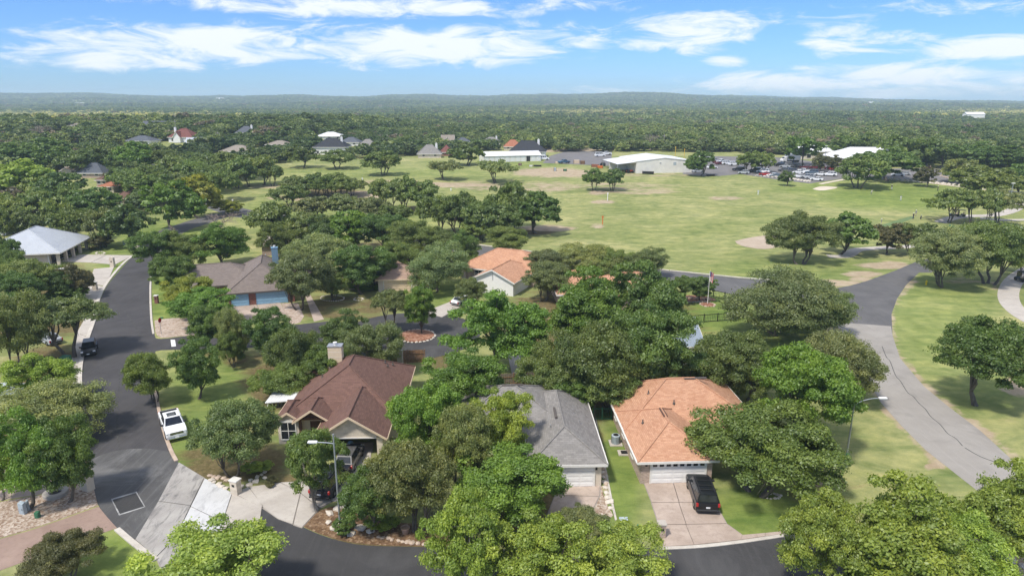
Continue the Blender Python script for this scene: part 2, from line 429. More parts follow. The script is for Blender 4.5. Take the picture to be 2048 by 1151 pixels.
M['siding_blue'] = plain('siding_blue', (.17,.30,.42), .6, var=.1)
M['door_blue'] = plain('door_blue', (.24,.42,.58), .5, var=.07)
M['chimney_blue'] = plain('chimney_blue', (.15,.235,.31), .6, var=.1)
M['door_white'] = plain('door_white', (.78,.77,.75), .5, var=.04)
M['trim_white'] = plain('trim_white', (.72,.70,.66), .6, var=.06)
M['trim_cream'] = plain('trim_cream', (.66,.52,.37), .6, var=.06)
M['trim_dark'] = plain('trim_dark', (.10,.085,.075), .6)
M['wood_dark'] = plain('wood_dark', (.09,.04,.022), .8, var=.35, scale=6)
M['wood'] = plain('wood', (.20,.115,.062), .85, var=.35, scale=5)
M['wood_grey'] = plain('wood_grey', (.15,.125,.10), .9, var=.3, scale=5)
M['dark_inside'] = plain('dark_inside', (.03,.028,.026), .9)  # near-black: inner shade of openings put into the colour; also the ash
M['galv'] = plain('galv', (.42,.44,.46), .45, .6, .08)
M['black_metal'] = plain('black_metal', (.02,.02,.02), .5, .3)
M['flash'] = plain('flash', (.50,.50,.50), .4, .7)
M['rock'] = mottled('rock', (.52,.46,.39), (.68,.62,.54), (.36,.30,.24), 1.2, 5)
M['rock_tan'] = mottled('rock_tan', (.40,.31,.24), (.56,.45,.36), (.28,.21,.16), 1.2, 5)
M['terracotta'] = plain('terracotta', (.33,.23,.17), .8)
M['green_box'] = plain('green_box', (.045,.16,.085), .6)
M['meter_grey'] = plain('meter_grey', (.36,.42,.46), .5)
M['hydrant'] = plain('hydrant', (.65,.50,.03), .5)
m, nt, b = new_mat('glass'); M['glass'] = m
nt.links.new(ramp(nt, noise(nt, 1.5, 3), [(.3, (.012,.014,.018)), (.7, (.03,.034,.04))]), b.inputs['Base Color']); b.inputs['Roughness'].default_value = .06; b.inputs['Specular IOR Level'].default_value = .6
m, nt, b = new_mat('car_paint'); M['car_paint'] = m      # colour comes from each car's own object colour
oi = nt.nodes.new('ShaderNodeObjectInfo')
nt.links.new(mixrgb(nt, .12, oi.outputs['Color'], ramp(nt, noise(nt, 3, 4), [(.3,(.4,.4,.4)),(.7,(.6,.6,.6))]), 'OVERLAY'), b.inputs['Base Color'])
b.inputs['Roughness'].default_value = .32; b.inputs['Specular IOR Level'].default_value = .3; b.inputs['Coat Weight'].default_value = .3; b.inputs['Coat Roughness'].default_value = .05
M['tyre'] = plain('tyre', (.018,.018,.018), .85)
M['rim'] = plain('rim', (.40,.41,.42), .3, .8)
M['rim_dark'] = plain('rim_dark', (.09,.09,.095), .4, .6)
M['plastic_black'] = plain('plastic_black', (.022,.022,.024), .6)
M['chrome'] = plain('chrome', (.6,.6,.62), .15, 1.0, .03)
M['lamp_red'] = plain('lamp_red', (.42,.02,.02), .25, 0, .1)
M['lamp_clear'] = plain('lamp_clear', (.62,.65,.68), .15, .2, .1)
M['plate'] = plain('plate', (.70,.71,.73), .5)

def bark(name, a, b_):
    m, nt, b = new_mat(name)
    nt.links.new(ramp(nt, noise(nt, 3.5, 6, .7, mapped(nt, (1,1,.25))), [(.3, a), (.7, b_)]), b.inputs['Base Color']); b.inputs['Roughness'].default_value = .95
    return m
M['bark'] = bark('bark', (.055,.045,.036), (.17,.145,.12))
M['bark_pale'] = bark('bark_pale', (.16,.14,.12), (.36,.33,.29))
def leafmat(name, instancer=False):
    m = bpy.data.materials.new(name); m.use_nodes = True; nt = m.node_tree; nt.nodes.clear()
    if instancer:
        a = nt.nodes.new('ShaderNodeAttribute'); a.attribute_type = 'INSTANCER'; a.attribute_name = 'leafcol'; base = a.outputs['Color']
    else:
        base = nt.nodes.new('ShaderNodeObjectInfo').outputs['Color']
    t = nt.nodes.new('ShaderNodeAttribute'); t.attribute_name = 'tint'
    hue = ramp(nt, t.outputs['Fac'], [(0, (.70,.76,.70)), (.5, (1.0,1.0,1.0)), (1, (1.42,1.30,1.05))])
    c = mixrgb(nt, 1.0, base, hue, 'MULTIPLY')
    d = nt.nodes.new('ShaderNodeBsdfDiffuse'); tr = nt.nodes.new('ShaderNodeBsdfTranslucent'); gl = nt.nodes.new('ShaderNodeBsdfGlossy')
    gl.inputs['Roughness'].default_value = .5; gl.inputs['Color'].default_value = (.9,.95,1,1)
    nt.links.new(c, d.inputs[0]); nt.links.new(mixrgb(nt, 1.0, c, (1.15,1.25,.7), 'MULTIPLY'), tr.inputs[0])
    mx = nt.nodes.new('ShaderNodeMixShader'); mx.inputs[0].default_value = .34
    nt.links.new(d.outputs[0], mx.inputs[1]); nt.links.new(tr.outputs[0], mx.inputs[2])
    m2 = nt.nodes.new('ShaderNodeMixShader'); m2.inputs[0].default_value = .035
    nt.links.new(mx.outputs[0], m2.inputs[1]); nt.links.new(gl.outputs[0], m2.inputs[2])
    o = nt.nodes.new('ShaderNodeOutputMaterial'); nt.links.new(m2.outputs[0], o.inputs[0])
    return m
M['leaf'] = leafmat('leaf'); M['leaf_forest'] = leafmat('leaf_forest', True)
# ================================================================== GROUND
def build_ground():
    ys = list(np.arange(-90, 22, 6.0)); y = 22.0
    while y < 6500: ys.append(y); y += max(.62, y*.0105)
    ys.append(6500.0); ys = np.array(ys)
    nc = 300; us = np.linspace(-1, 1, nc)
    half = 60 + np.maximum(ys, 0)*.95
    X = us[None, :]*half[:, None]; Y = np.repeat(ys[:, None], nc, 1)
    Z = hgt(X, Y)
    V = np.stack([X, Y, Z], -1).reshape(-1, 3)
    nr = len(ys); i = np.arange(nr-1)[:, None]*nc + np.arange(nc-1)[None, :]
    F = np.stack([i, i+1, i+nc+1, i+nc], -1).reshape(-1, 4)
    me = bpy.data.meshes.new('ground'); me.vertices.add(len(V)); me.vertices.foreach_set('co', V.ravel())
    me.loops.add(F.size); me.loops.foreach_set('vertex_index', F.ravel().astype(np.int32))
    me.polygons.add(len(F)); me.polygons.foreach_set('loop_start', np.arange(0, F.size, 4, dtype=np.int32))
    me.polygons.foreach_set('use_smooth', np.ones(len(F), bool))
    me.update()
    # zones, laid out with ellipses given where they show in the photograph's pixels
    zc = np.maximum(V[:, 1]*CC - (V[:, 2]-CAM_H)*SS, 1.0)
    px = PCX + FPX*V[:, 0]/zc; py = PCY - FPX*(V[:, 1]*SS + (V[:, 2]-CAM_H)*CC)/zc
    def paint(items):
        a = np.zeros(len(V))
        for (cx, cy_, rx, ry, s) in items:
            d = ((px-cx)/rx)**2 + ((py-cy_)/ry)**2
            a = np.maximum(a, s*np.clip(1.25 - d*.75, 0, 1))
        a[V[:, 1] < 30] *= 0
        return a
    dirt = paint([(1100,345,78,10,.85),(1150,347,60,8,.8),(1205,404,26,4,.9),(1195,385,22,5,.8),(1285,383,80,7,.55),(1090,374,80,12,.55),(1240,372,140,8,.5),(900,370,90,6,.75),(780,364,70,5,.7),
        (735,390,50,9,.9),(600,396,70,7,.65),(1095,456,60,7,.9),(1195,452,18,6,.6),(960,372,60,10,.6),(1450,396,40,6,.6),(1620,372,90,7,.3),(1770,531,60,8,.85),(1725,548,44,7,.8),(1665,566,45,8,.9),
        (1675,665,28,20,.8),(1640,645,28,9,.7),(2040,772,40,24,.85),(1862,932,18,8,.8),(1720,560,30,8,.8),(1050,300,30,6,.6),(1130,300,90,5,.8),(1210,322,60,6,.8),(1120,322,60,6,.4),(2010,1110,120,60,.95),
        (1480,690,30,12,.2),(1240,440,40,10,.2),(1990,570,10,14,.6),(1930,560,60,8,.5),(1210,970,14,60,.6),(1190,1010,30,22,.7),(800,470,40,8,.4),(690,395,70,10,.6),(520,372,60,6,.5),(1230,348,160,4,.4),(1320,350,140,4,.5)])
    # worn verge along the right-hand road
    for line in ([(1885,930),(1800,850),(1760,805),(1735,760),(1715,715)],[(2030,915),(1960,858),(1900,812),(1848,770),(1798,712),(1780,650),(1790,598),(1830,560)]):
        for (x0, y0), (x1, y1) in zip(line[:-1], line[1:]):
            t = np.clip(((px-x0)*(x1-x0)+(py-y0)*(y1-y0))/((x1-x0)**2+(y1-y0)**2), 0, 1)
            d = np.hypot(px-x0-t*(x1-x0), py-y0-t*(y1-y0))
            dirt = np.maximum(dirt, .62*np.clip(1.3-d/13, 0, 1)*(V[:, 1] > 30))
    lush = paint([(1800,392,190,30,.9),(1650,374,120,16,.8),(1240,950,45,140,1),(1520,1030,140,60,1),(1410,625,110,45,1),(230,1110,110,60,1),(420,770,90,90,.8),(900,590,60,28,.9),(1880,640,120,130,.65),(1960,780,110,60,.6),
        (330,480,120,40,.9),(330,560,30,60,1),(330,610,40,40,1),(1600,540,200,30,.6),(760,345,260,14,.55),(1050,325,100,14,.7),(1400,470,250,60,.3),(900,450,160,50,.5),(380,880,50,70,.9),(1600,690,120,60,.8),(640,620,40,30,.5),(230,540,40,20,1),(230,495,60,16,.9),(560,430,120,40,.5),(420,480,60,12,.9)])
    litter = paint([(470,925,130,45,.8),(560,960,70,30,.6),(60,640,150,45,.75),(110,745,110,60,.75),(780,1085,140,22,.95),(1050,1010,110,60,.9),(690,615,130,34,.62),(590,765,120,60,.8),(490,720,70,24,.6),(1230,775,220,45,.85),
        (1180,650,230,80,.8),(830,510,220,45,.6),(1440,740,120,50,.6),(1600,910,90,50,.5),(760,720,100,20,.7),(880,720,40,20,.7),(650,560,150,30,.5),(100,560,120,40,.7),(60,900,130,80,.7),(430,700,60,18,.6),(1640,980,90,40,.45),(660,385,90,8,.8),(820,420,70,9,.9),(1060,462,60,8,.9),(900,470,100,14,.5),(1370,600,30,10,.6),(500,880,80,60,.5),(1200,860,16,60,.5)])
    zone = np.stack([dirt, np.maximum(lush, .18), litter, np.ones(len(V))], -1).astype(np.float32)
    ca = me.color_attributes.new('zone', 'FLOAT_COLOR', 'POINT'); ca.data.foreach_set('color', zone.ravel())
    me.materials.append(M['ground'])
    return tag(link_mesh('ground', me), 'wide grassy ground with lawns, bare soil and leaf litter', 'ground', kind='structure')
build_ground()

def sheet(name, px_poly, mat, off=.006, parent=None, label=None, cat=None, kind='structure', world_pts=False, thick=0.0, step=12):
    pts = [Vector((p[0], p[1], 0)) if world_pts else P(*p) for p in px_poly]
    bm = bmesh.new()
    f = bm.faces.new([bm.verts.new((p.x, p.y, 0)) for p in pts])
    bm.normal_update()
    if f.normal.z < 0: f.normal_flip()
    ymin, ymax = min(p.y for p in pts), max(p.y for p in pts)
    if ymax > 145:
        y = max(ymin, 140) + step*.5
        while y < ymax:
            bmesh.ops.bisect_plane(bm, geom=bm.verts[:]+bm.edges[:]+bm.faces[:], plane_co=(0, y, 0), plane_no=(0, 1, 0)); y += step
    bmesh.ops.triangulate(bm, faces=bm.faces[:])
    if thick:
        r = bmesh.ops.extrude_face_region(bm, geom=bm.faces[:])
        for v in r['geom']:
            if isinstance(v, bmesh.types.BMVert): v.co.z += thick
    for v in bm.verts: v.co.z += float(hgt(v.co.x, v.co.y)) + off
    bmesh.ops.recalc_face_normals(bm, faces=bm.faces[:])
    me = bpy.data.meshes.new(name); bm.to_mesh(me); bm.free(); me.materials.append(mat)
    o = link_mesh(name, me, parent)
    if parent is None: tag(o, label, cat or 'road', kind=kind)
    return o
def spline(pts, n=6):
    out = []
    for i in range(len(pts)-1):
        p0 = pts[max(i-1, 0)]; p1 = pts[i]; p2 = pts[i+1]; p3 = pts[min(i+2, len(pts)-1)]
        for k in range(n):
            t = k/n
            out.append(tuple(.5*((2*p1[j]) + (-p0[j]+p2[j])*t + (2*p0[j]-5*p1[j]+4*p2[j]-p3[j])*t*t + (-p0[j]+3*p1[j]-3*p2[j]+p3[j])*t**3) for j in range(len(p1))))
    out.append(tuple(pts[-1])); return out
def strip_pts(line, width):
    """left and right offsets of a world polyline"""
    L, Rr = [], []
    for i, p in enumerate(line):
        d = (line[min(i+1, len(line)-1)] - line[max(i-1, 0)]); d.z = 0; d.normalize()
        n = Vector((-d.y, d.x, 0)); L.append(p + n*width*.5); Rr.append(p - n*width*.5)
    return L, Rr
def strip(name, px_line, width, mat, off=.02, height=0.0, parent=None, smooth=True, n=6, **kw):
    line = [P(*p) for p in px_line]
    if smooth: line = [Vector(p) for p in spline([tuple(p) for p in line], n)]
    L, Rr = strip_pts(line, width)
    mb = MB(); k = len(line)
    z = lambda p: float(hgt(p.x, p.y)) + off
    vs = [(p.x, p.y, z(p)+height) for p in L] + [(p.x, p.y, z(p)+height) for p in Rr]
    fs = [(i, k+i, k+i+1, i+1) for i in range(k-1)]
    if height:
        vs += [(p.x, p.y, z(p)-.05) for p in L] + [(p.x, p.y, z(p)-.05) for p in Rr]
        fs += [(i+1, 2*k+i+1, 2*k+i, i) for i in range(k-1)] + [(k+i, 3*k+i, 3*k+i+1, k+i+1) for i in range(k-1)]
        fs += [(0, 2*k, 3*k, k), (2*k-1, 4*k-1, 3*k-1, k-1)]
    mb.add(vs, fs)
    o = mb.build(name, mat, parent)
    if parent is None: tag(o, kw.get('label'), kw.get('cat', 'road'), kind='structure')
    return o

# --- streets
left_edge = [(283,500),(258,520),(235,545),(212,575),(199,605),(191,640),(180,672),(169,705),(163,745),(164,790),(169,850),(177,920),(184,965),(196,1008),(215,1035),(236,1058),(264,1080)]
right_edge = [(357,925),(345,900),(334,872),(324,838),(316,800),(311,765),(309,735),(312,712),(322,700),(440,699),(510,694),(580,689),(650,688)]
upper = [(657,642),(580,650),(500,659),(400,668),(322,677),(309,668),(305,640),(303,600),(303,570),(306,548),(312,528),(322,508)]
street = sheet('street', spline(left_edge, 4) + [(280,1074)] + spline(right_edge, 4) + spline(upper, 4), M['asphalt'], .006, label='dark asphalt street winding up past the parked pickup', cat='street')
ctr = P(818, 668)
sheet('turning_circle', [(ctr.x + 10.7*math.cos(t), ctr.y + 10.7*math.sin(t)) for t in np.linspace(0, 2*math.pi, 40, endpoint=False)], M['asphalt_new'], .012, label='round asphalt end of the side street with a planted island', cat='street', world_pts=True)
a_, b_ = P(640, 642), P(640, 690)
strip('street_link', [(600,668),(660,668),(720,667)], 7.2, M['asphalt_new'], .009, label='short asphalt throat of the round dead end', cat='street')
low = [(523,1013),(545,1027),(575,1040),(600,1050),(640,1068),(690,1083),(740,1090),(860,1093),(1000,1097),(1150,1100),(1320,1094),(1400,1090),(1480,1080),(1570,1068),(1640,1066),(1700,1072),(1740,1090),(1765,1130),(1780,1180),(1785,1300),(1500,1300),(1000,1300),(500,1300),(505,1200),(515,1100)]
sheet('lower_street', spline(low[:18], 4) + low[18:], M['asphalt_new'], .006, label='black asphalt street curving past the garage driveways', cat='street')
rr = [(1838,545),(1862,545),(1900,524),(1960,506),(2048,489),(2140,474),(2140,452),(2048,470),(1990,485),(1900,505),(1830,524),(1790,541),(1735,561),(1700,571),(1660,578),(1600,566),(1560,562),(1480,556),(1400,548),(1340,541),(1250,530),(1160,517),(1080,506),(1000,496),(940,488),(860,474),(780,458),(700,446),(600,433),(520,424),(480,415),(440,408),(400,398),(360,376),(330,354),(316,340),(308,325),(300,325),(300,340),(306,356),(330,380),(372,404),(420,418),(462,433),(520,440),(600,452),(700,464),(780,478),(860,494),(940,508),(1000,518),(1080,530),(1160,542),(1250,556),(1340,567),(1400,577),(1480,590),(1560,604),(1610,615),(1640,632),(1662,652),(1690,680),(1716,716),(1738,762),(1762,805),(1802,850),(1852,900),(1885,926),(1960,985),(2048,1040),(2160,1090),(2420,1210),(2700,1300),(2900,1300),(2480,1150),(2160,1000),(2048,935),(2020,915),(1960,860),(1900,815),(1848,772),(1800,716),(1785,670),(1783,628),(1794,597),(1812,570)]
sheet('golf_road', rr, M['asphalt_mid'], .008, label='grey asphalt road between the golf field and the houses', cat='road')
sheet('worn_road', [(1655,640),(1690,645),(1782,652),(1785,670),(1800,716),(1848,772),(1900,815),(1960,860),(2020,915),(2048,935),(2160,1000),(2480,1150),(2900,1300),(2700,1300),(2420,1210),(2160,1090),(2048,1040),(1960,985),(1885,926),(1852,900),(1802,850),(1762,805),(1738,762),(1716,716),(1690,680),(1672,661)], M['asphalt_old'], .012, label='pale worn asphalt stretch of road with a long crack', cat='road')
ck = strip('road_crack', [(1764,692),(1773,714),(1780,722),(1791,750),(1801,762),(1815,784),(1826,792),(1838,806),(1851,818),(1862,833),(1880,848),(1895,866),(1911,876),(1925,891)], .09, M['crack'], .016, label='dark sealed crack down the worn road', cat='crack', n=5)
strip('road_crack', [(1930,895),(1960,912),(1995,925)], .12, M['crack'], .016, label='dark branching crack at the end of the long one', cat='crack')
strip('tyre_mark', [(250,622),(262,640),(272,655),(280,672)], .22, M['crack'], .0095, label='short dark skid line on the winding street', cat='skid mark')
strip('street_seam', [(240,745),(237,790),(234,850),(240,900),(255,935)], .14, M['crack'], .0095, label='long dark seam down the winding street', cat='seam')
# crossover link between left street and golf road, mostly under trees
strip('side_road', [(300,510),(330,470),(390,446),(450,428)], 7.5, M['asphalt_mid'], .004, label='asphalt road running on behind the oaks', cat='road')

sheet('dusty_street', spline([(173,925),(205,908),(250,898),(300,897),(345,904)], 4) + [(357,925),(280,1073),(264,1079)] + spline([(236,1057),(215,1034),(197,1007),(185,965),(178,930)], 3), M['asphalt_dusty'], .010, label='dusty scuffed end of the winding street', cat='street')
# --- painted and patched marks on the street
sheet('stop_bar', [(341,679),(350,679),(352,692),(343,693)], M['paint_white'], .018, label='white stop bar across the side street mouth', cat='road marking', kind='structure')
pt = empty('asphalt_patch', P(255, 1006), 0, 'fresh black rectangular asphalt patch with chalky edges', 'asphalt patch'); pt['kind'] = 'structure'
inv = Matrix.Translation(-Vector(pt.location))
def local_sheet(name, poly, mat, off, root, thick=0.0):
    o = sheet(name, poly, mat, off, parent=root, thick=thick); o.matrix_parent_inverse = Matrix.Translation(-Vector(root.location)); return o
local_sheet('patch_border', [(222,997),(273,982),(291,1013),(238,1030)], M['chalk'], .014, pt)
local_sheet('patch', [(225,999),(272,985),(288,1012),(240,1027)], M['asphalt_patch'], .018, pt)

M['joint'] = plain('joint', (.30,.27,.24), .95)
# --- concrete valley gutter and driveways, slab by slab
def slabs(name, label, quads, mats, off=.02, cat='driveway', gap=-.03):
    c0 = P(*quads[0][0]); root = empty(name, c0, 0, label, cat); root['kind'] = 'structure'
    for i, q in enumerate(quads):
        pts = [P(*p) for p in q]; cen = sum(pts, Vector())/len(pts)
        pts = [p + (cen-p).normalized()*gap for p in pts]
        qw = [P(*p) for p in q]; qc = sum(qw, Vector())/len(qw)
        j = sheet('joint', [(p.x+(p-qc).normalized().x*.14, p.y+(p-qc).normalized().y*.14) for p in qw], M['joint'], off-.003, parent=root, world_pts=True); j.matrix_parent_inverse = Matrix.Translation(-c0)
        o = sheet('slab', [(p.x, p.y) for p in pts], mats[i % len(mats)] if isinstance(mats, list) else mats, off, parent=root, world_pts=True, thick=.05)
        o.matrix_parent_inverse = Matrix.Translation(-c0)
    return root
slabs('concrete_apron', 'streaked pale concrete apron where the two streets meet', [
    [(358,925),(407,956),(381,1010),(318,1001)], [(317,1003),(380,1012),(350,1075),(312,1113),(272,1078)],
    [(410,957),(463,986),(445,1042),(383,1012)], [(382,1014),(444,1044),(420,1100),(352,1074)], [(351,1077),(419,1102),(400,1160),(330,1150),(314,1114)],
    [(465,987),(523,1014),(512,1090),(447,1043)], [(446,1046),(511,1093),(500,1200),(402,1160),(422,1101)]],
    [M['concrete_stained'], M['concrete_stained'], M['concrete_white'], M['concrete_white'], M['concrete_stained'], M['concrete'], M['concrete']], .008, 'concrete apron')
slabs('garage_driveway', 'pale concrete driveway below the house with maroon shingles', [
    [(466,985),(497,975),(526,1012),(521,1014)], [(499,974),(560,966),(600,985),(585,1047),(556,1036),(528,1015)], [(562,965),(640,962),(662,1002),(640,1015),(602,985)], [(602,988),(638,1017),(604,1054),(588,1048)], [(642,961),(700,930),(742,905),(735,960),(690,1000),(664,1001)], [(690,885),(746,885),(743,904),(700,929),(672,945)]], M['concrete'], .02)
slabs('garage_driveway', 'pinkish concrete driveway under the black SUV', [
    [(1287,961),(1344,961),(1357,1004),(1304,1004)], [(1346,961),(1402,961),(1428,1004),(1359,1004)], [(1304,1006),(1357,1006),(1371,1048),(1318,1048)], [(1359,1006),(1429,1006),(1452,1046),(1373,1048)],
    [(1318,1050),(1371,1050),(1387,1089),(1329,1092)], [(1373,1050),(1453,1048),(1484,1070),(1480,1079),(1389,1089)], [(1486,1070),(1530,1066),(1530,1072),(1482,1079)], [(1532,1066),(1568,1062),(1568,1067),(1532,1072)]], M['concrete_tan'], .02)
slabs('garage_driveway', 'stained tan driveway in front of the grey shingled house', [[(1128,966),(1199,966),(1198,992),(1112,990)], [(1111,992),(1197,994),(1176,1036),(1095,1030)], [(1094,1032),(1175,1038),(1160,1098),(1070,1097)]], M['concrete_tan'], .02)
slabs('garage_driveway', 'sunlit concrete driveway beside the pillared house', [[(118,523),(160,509),(212,510),(182,525)], [(184,525),(214,510),(266,511),(230,529)]], M['concrete'], .02)
slabs('garage_driveway', 'concrete driveway beside the dark bushy tree and street lamp', [[(188,538),(228,534),(211,572),(178,566)], [(177,568),(210,574),(197,605),(190,640),(172,632),(160,600)], [(171,634),(189,642),(178,674),(160,668)]], M['concrete'], .02)
slabs('garage_driveway', 'tan concrete driveway at the blue garage doors', [[(463,613),(512,608),(528,640),(492,642)], [(514,608),(560,603),(576,640),(530,640)]], M['concrete_tan'], .02)
slabs('garage_driveway', 'pale concrete driveway opening off the round dead end', [[(848,624),(900,604),(926,611),(884,634)], [(902,603),(935,590),(958,594),(928,611)]], M['concrete'], .02)
slabs('garage_driveway', 'long pale driveway reaching back beside the grey shingled roof', [[(985,655),(1012,690),(1040,702),(1050,680)], [(1012,692),(1040,704),(1056,752),(1026,757)]], M['concrete'], .02)
slabs('garage_driveway', 'concrete driveway glimpsed under the bright green trees', [[(945,640),(995,615),(1040,625),(990,652)]], M['concrete'], .02)
sheet('beige_driveway', spline([(-60,1005),(0,1000),(50,992),(92,985),(150,962),(186,968),(178,922),(150,880),(60,870),(-60,880)], 4), M['concrete_tan'], .012, label='beige driveway shaded by two dark green trees', cat='driveway')
sheet('pink_driveway', [(-60,1098),(0,1077),(60,1060),(130,1036),(197,1012),(215,1034),(234,1055),(150,1085),(71,1114),(0,1140),(-60,1165)], M['pink_pave'], .014, label='pink paved driveway between the gravel bed and small lawn', cat='driveway')
sheet('gravel_bed', [(-60,1015),(0,1003),(50,994),(92,988),(150,964),(186,970),(196,1010),(130,1034),(60,1058),(0,1075),(-60,1095)], M['gravel'], .018, label='tan gravel and bark bed above the pink driveway', cat='gravel bed')
sheet('rock_bed', spline([(309,641),(345,636),(400,640),(404,668),(360,672),(322,675),(311,664)], 3), M['pebble'], .02, label='pale pebble bed at the side street corner', cat='gravel bed')
sheet('rock_bed', [(563,606),(596,606),(608,632),(600,645),(578,650)], M['pebble'], .02, label='pink river stone bed beside the blue garage', cat='gravel bed')
sheet('walkway', [(610,590),(621,590),(648,638),(628,643)], M['concrete_tan'], .02, label='narrow stone walkway crossing the brown lawn', cat='path')
sheet('gravel_verge', [(190,642),(178,674),(168,705),(163,745),(165,800),(150,800),(140,745),(146,700),(152,668),(170,636)], M['concrete'], .01, label='concrete strip along the winding street by the black crossover', cat='path')
sheet('mulch_bed', spline([(592,1040),(640,1020),(690,1010),(760,1040),(860,1050),(900,1075),(860,1090),(740,1088),(660,1074),(610,1054)], 3), M['mulch'], .016, label='brown mulch bed edged with pale rocks', cat='flower bed')
sheet('mulch_bed', spline([(1212,900),(1200,940),(1210,1000),(1226,1030),(1205,1035),(1180,1030),(1198,990)], 3), M['gravel'], .012, label='stony bed between the narrow lawn and grey garage', cat='flower bed')
sheet('mulch_bed', spline([(1338,596),(1362,590),(1410,592),(1432,600),(1400,602),(1340,602)], 3), M['red_rock'], .02, label='dark red rock bed by the small twin trees', cat='flower bed')

# --- golf ground: bunker, gravel pad, cart paths, car park
sheet('sand_bunker', spline([(1625,378),(1640,373),(1662,373),(1675,375),(1660,379),(1640,381),(1625,378)], 4)[:-1], M['sand'], .03, label='pale sand bunker on the putting lawn', cat='sand bunker')
sheet('gravel_pad', spline([(1470,482),(1505,474),(1545,470),(1575,474),(1570,490),(1530,498),(1490,493),(1474,487)], 3), M['bare_earth'], .02, label='pale gravel pad beside the dark oak pair', cat='gravel pad')
strip('cart_path', [(1655,512),(1690,512),(1712,500),(1740,497),(1790,494),(1840,491),(1880,480)], 3.0, M['concrete'], .03, label='narrow concrete cart path under the leaning oaks', cat='path')
strip('cart_path', [(2100,520),(2048,545),(2022,570),(2018,600),(2045,630),(2110,665)], 3.2, M['concrete'], .02, label='curved concrete cart path beside the golf cart', cat='path')
strip('cart_path', [(2100,395),(2046,402),(2030,418),(1990,430),(1940,432),(1905,436),(1880,445)], 3.4, M['concrete'], .04, label='pale cart path behind the row of slanting oaks', cat='path')
strip('cart_path', [(1960,436),(2010,440),(2100,438)], 2.2, M['concrete'], .05, label='cart path spur near the white sign', cat='path')
M['tee'] = mottled('tee', (.10,.16,.06), (.15,.21,.085), (.2,.24,.12), .5, 4)
sheet('tee_mat', [(1738,462),(1742,456),(1822,432),(1830,435),(1800,447)], M['tee'], .03, label='narrow green mat along the practice tee', cat='tee mat')
sheet('car_park', [(1365,348),(1400,352),(1440,352),(1480,348),(1560,360),(1620,367),(1700,355),(1745,352),(1800,358),(1850,362),(1950,373),(2100,382),(2100,362),(1960,346),(1860,336),(1740,338),(1620,322),(1560,315),(1420,312),(1370,318)], M['lot'], .03, label='busy grey asphalt golf course car park', cat='car park')
sheet('service_yard', [(1085,326),(1100,312),(1130,303),(1200,302),(1224,304),(1222,332),(1180,330),(1130,328)], M['lot'], .03, label='grey asphalt yard beside the metal workshop', cat='yard')
strip('park_edge', [(1640,368),(1700,357),(1745,353)], 1.6, M['sand'], .05, label='pale verge along the car park', cat='path')
strip('park_edge', [(1745,353),(1800,360),(1850,365),(1950,377),(2040,384)], 1.6, M['sand'], .05, label='pale verge along the drive past the golf carts', cat='path')

# --- kerbs
kr = lambda line, lab, w=.35, m='kerb', h=.12: strip('kerb', line, w, M[m], .0, h, label=lab, cat='kerb')
kr([(280,503),(252,522),(230,545),(208,575),(195,605),(188,640),(177,672),(166,705),(160,745),(161,800)], 'pale concrete kerb along the outer side of the winding street', .5)
kr([(234,1058),(262,1082),(290,1104),(312,1120)], 'pale kerb edging the small lawn by the pink driveway', .45)
kr([(310,770),(315,803),(322,840),(332,874),(343,903),(353,922)], 'brownish kerb beside the white pickup', .35, 'rock_tan')
kr([(303,545),(301,570),(301,600),(303,640),(307,668)], 'kerb along the lawn of the blue garage house', .3)
kr([(1320,1096),(1400,1092),(1480,1083),(1568,1070)], 'low pale kerb across the SUV driveway', .35, 'kerb', .05)
kr([(1340,541),(1400,547),(1480,555),(1560,561),(1600,565)], 'pale kerb between golf road and open field', .4)
kr([(940,487),(1000,495),(1080,505),(1160,516),(1250,529),(1338,541)], 'pale kerb on the golf road behind the oaks', .4)
kr([(400,416),(440,412),(480,418)], 'short pale kerb by the leafless tree', .4)
kr([(1191,836),(1196,865),(1203,905),(1213,950),(1223,1000),(1232,1040)], 'thin concrete edging of the narrow lawn', .18, 'kerb', .08)
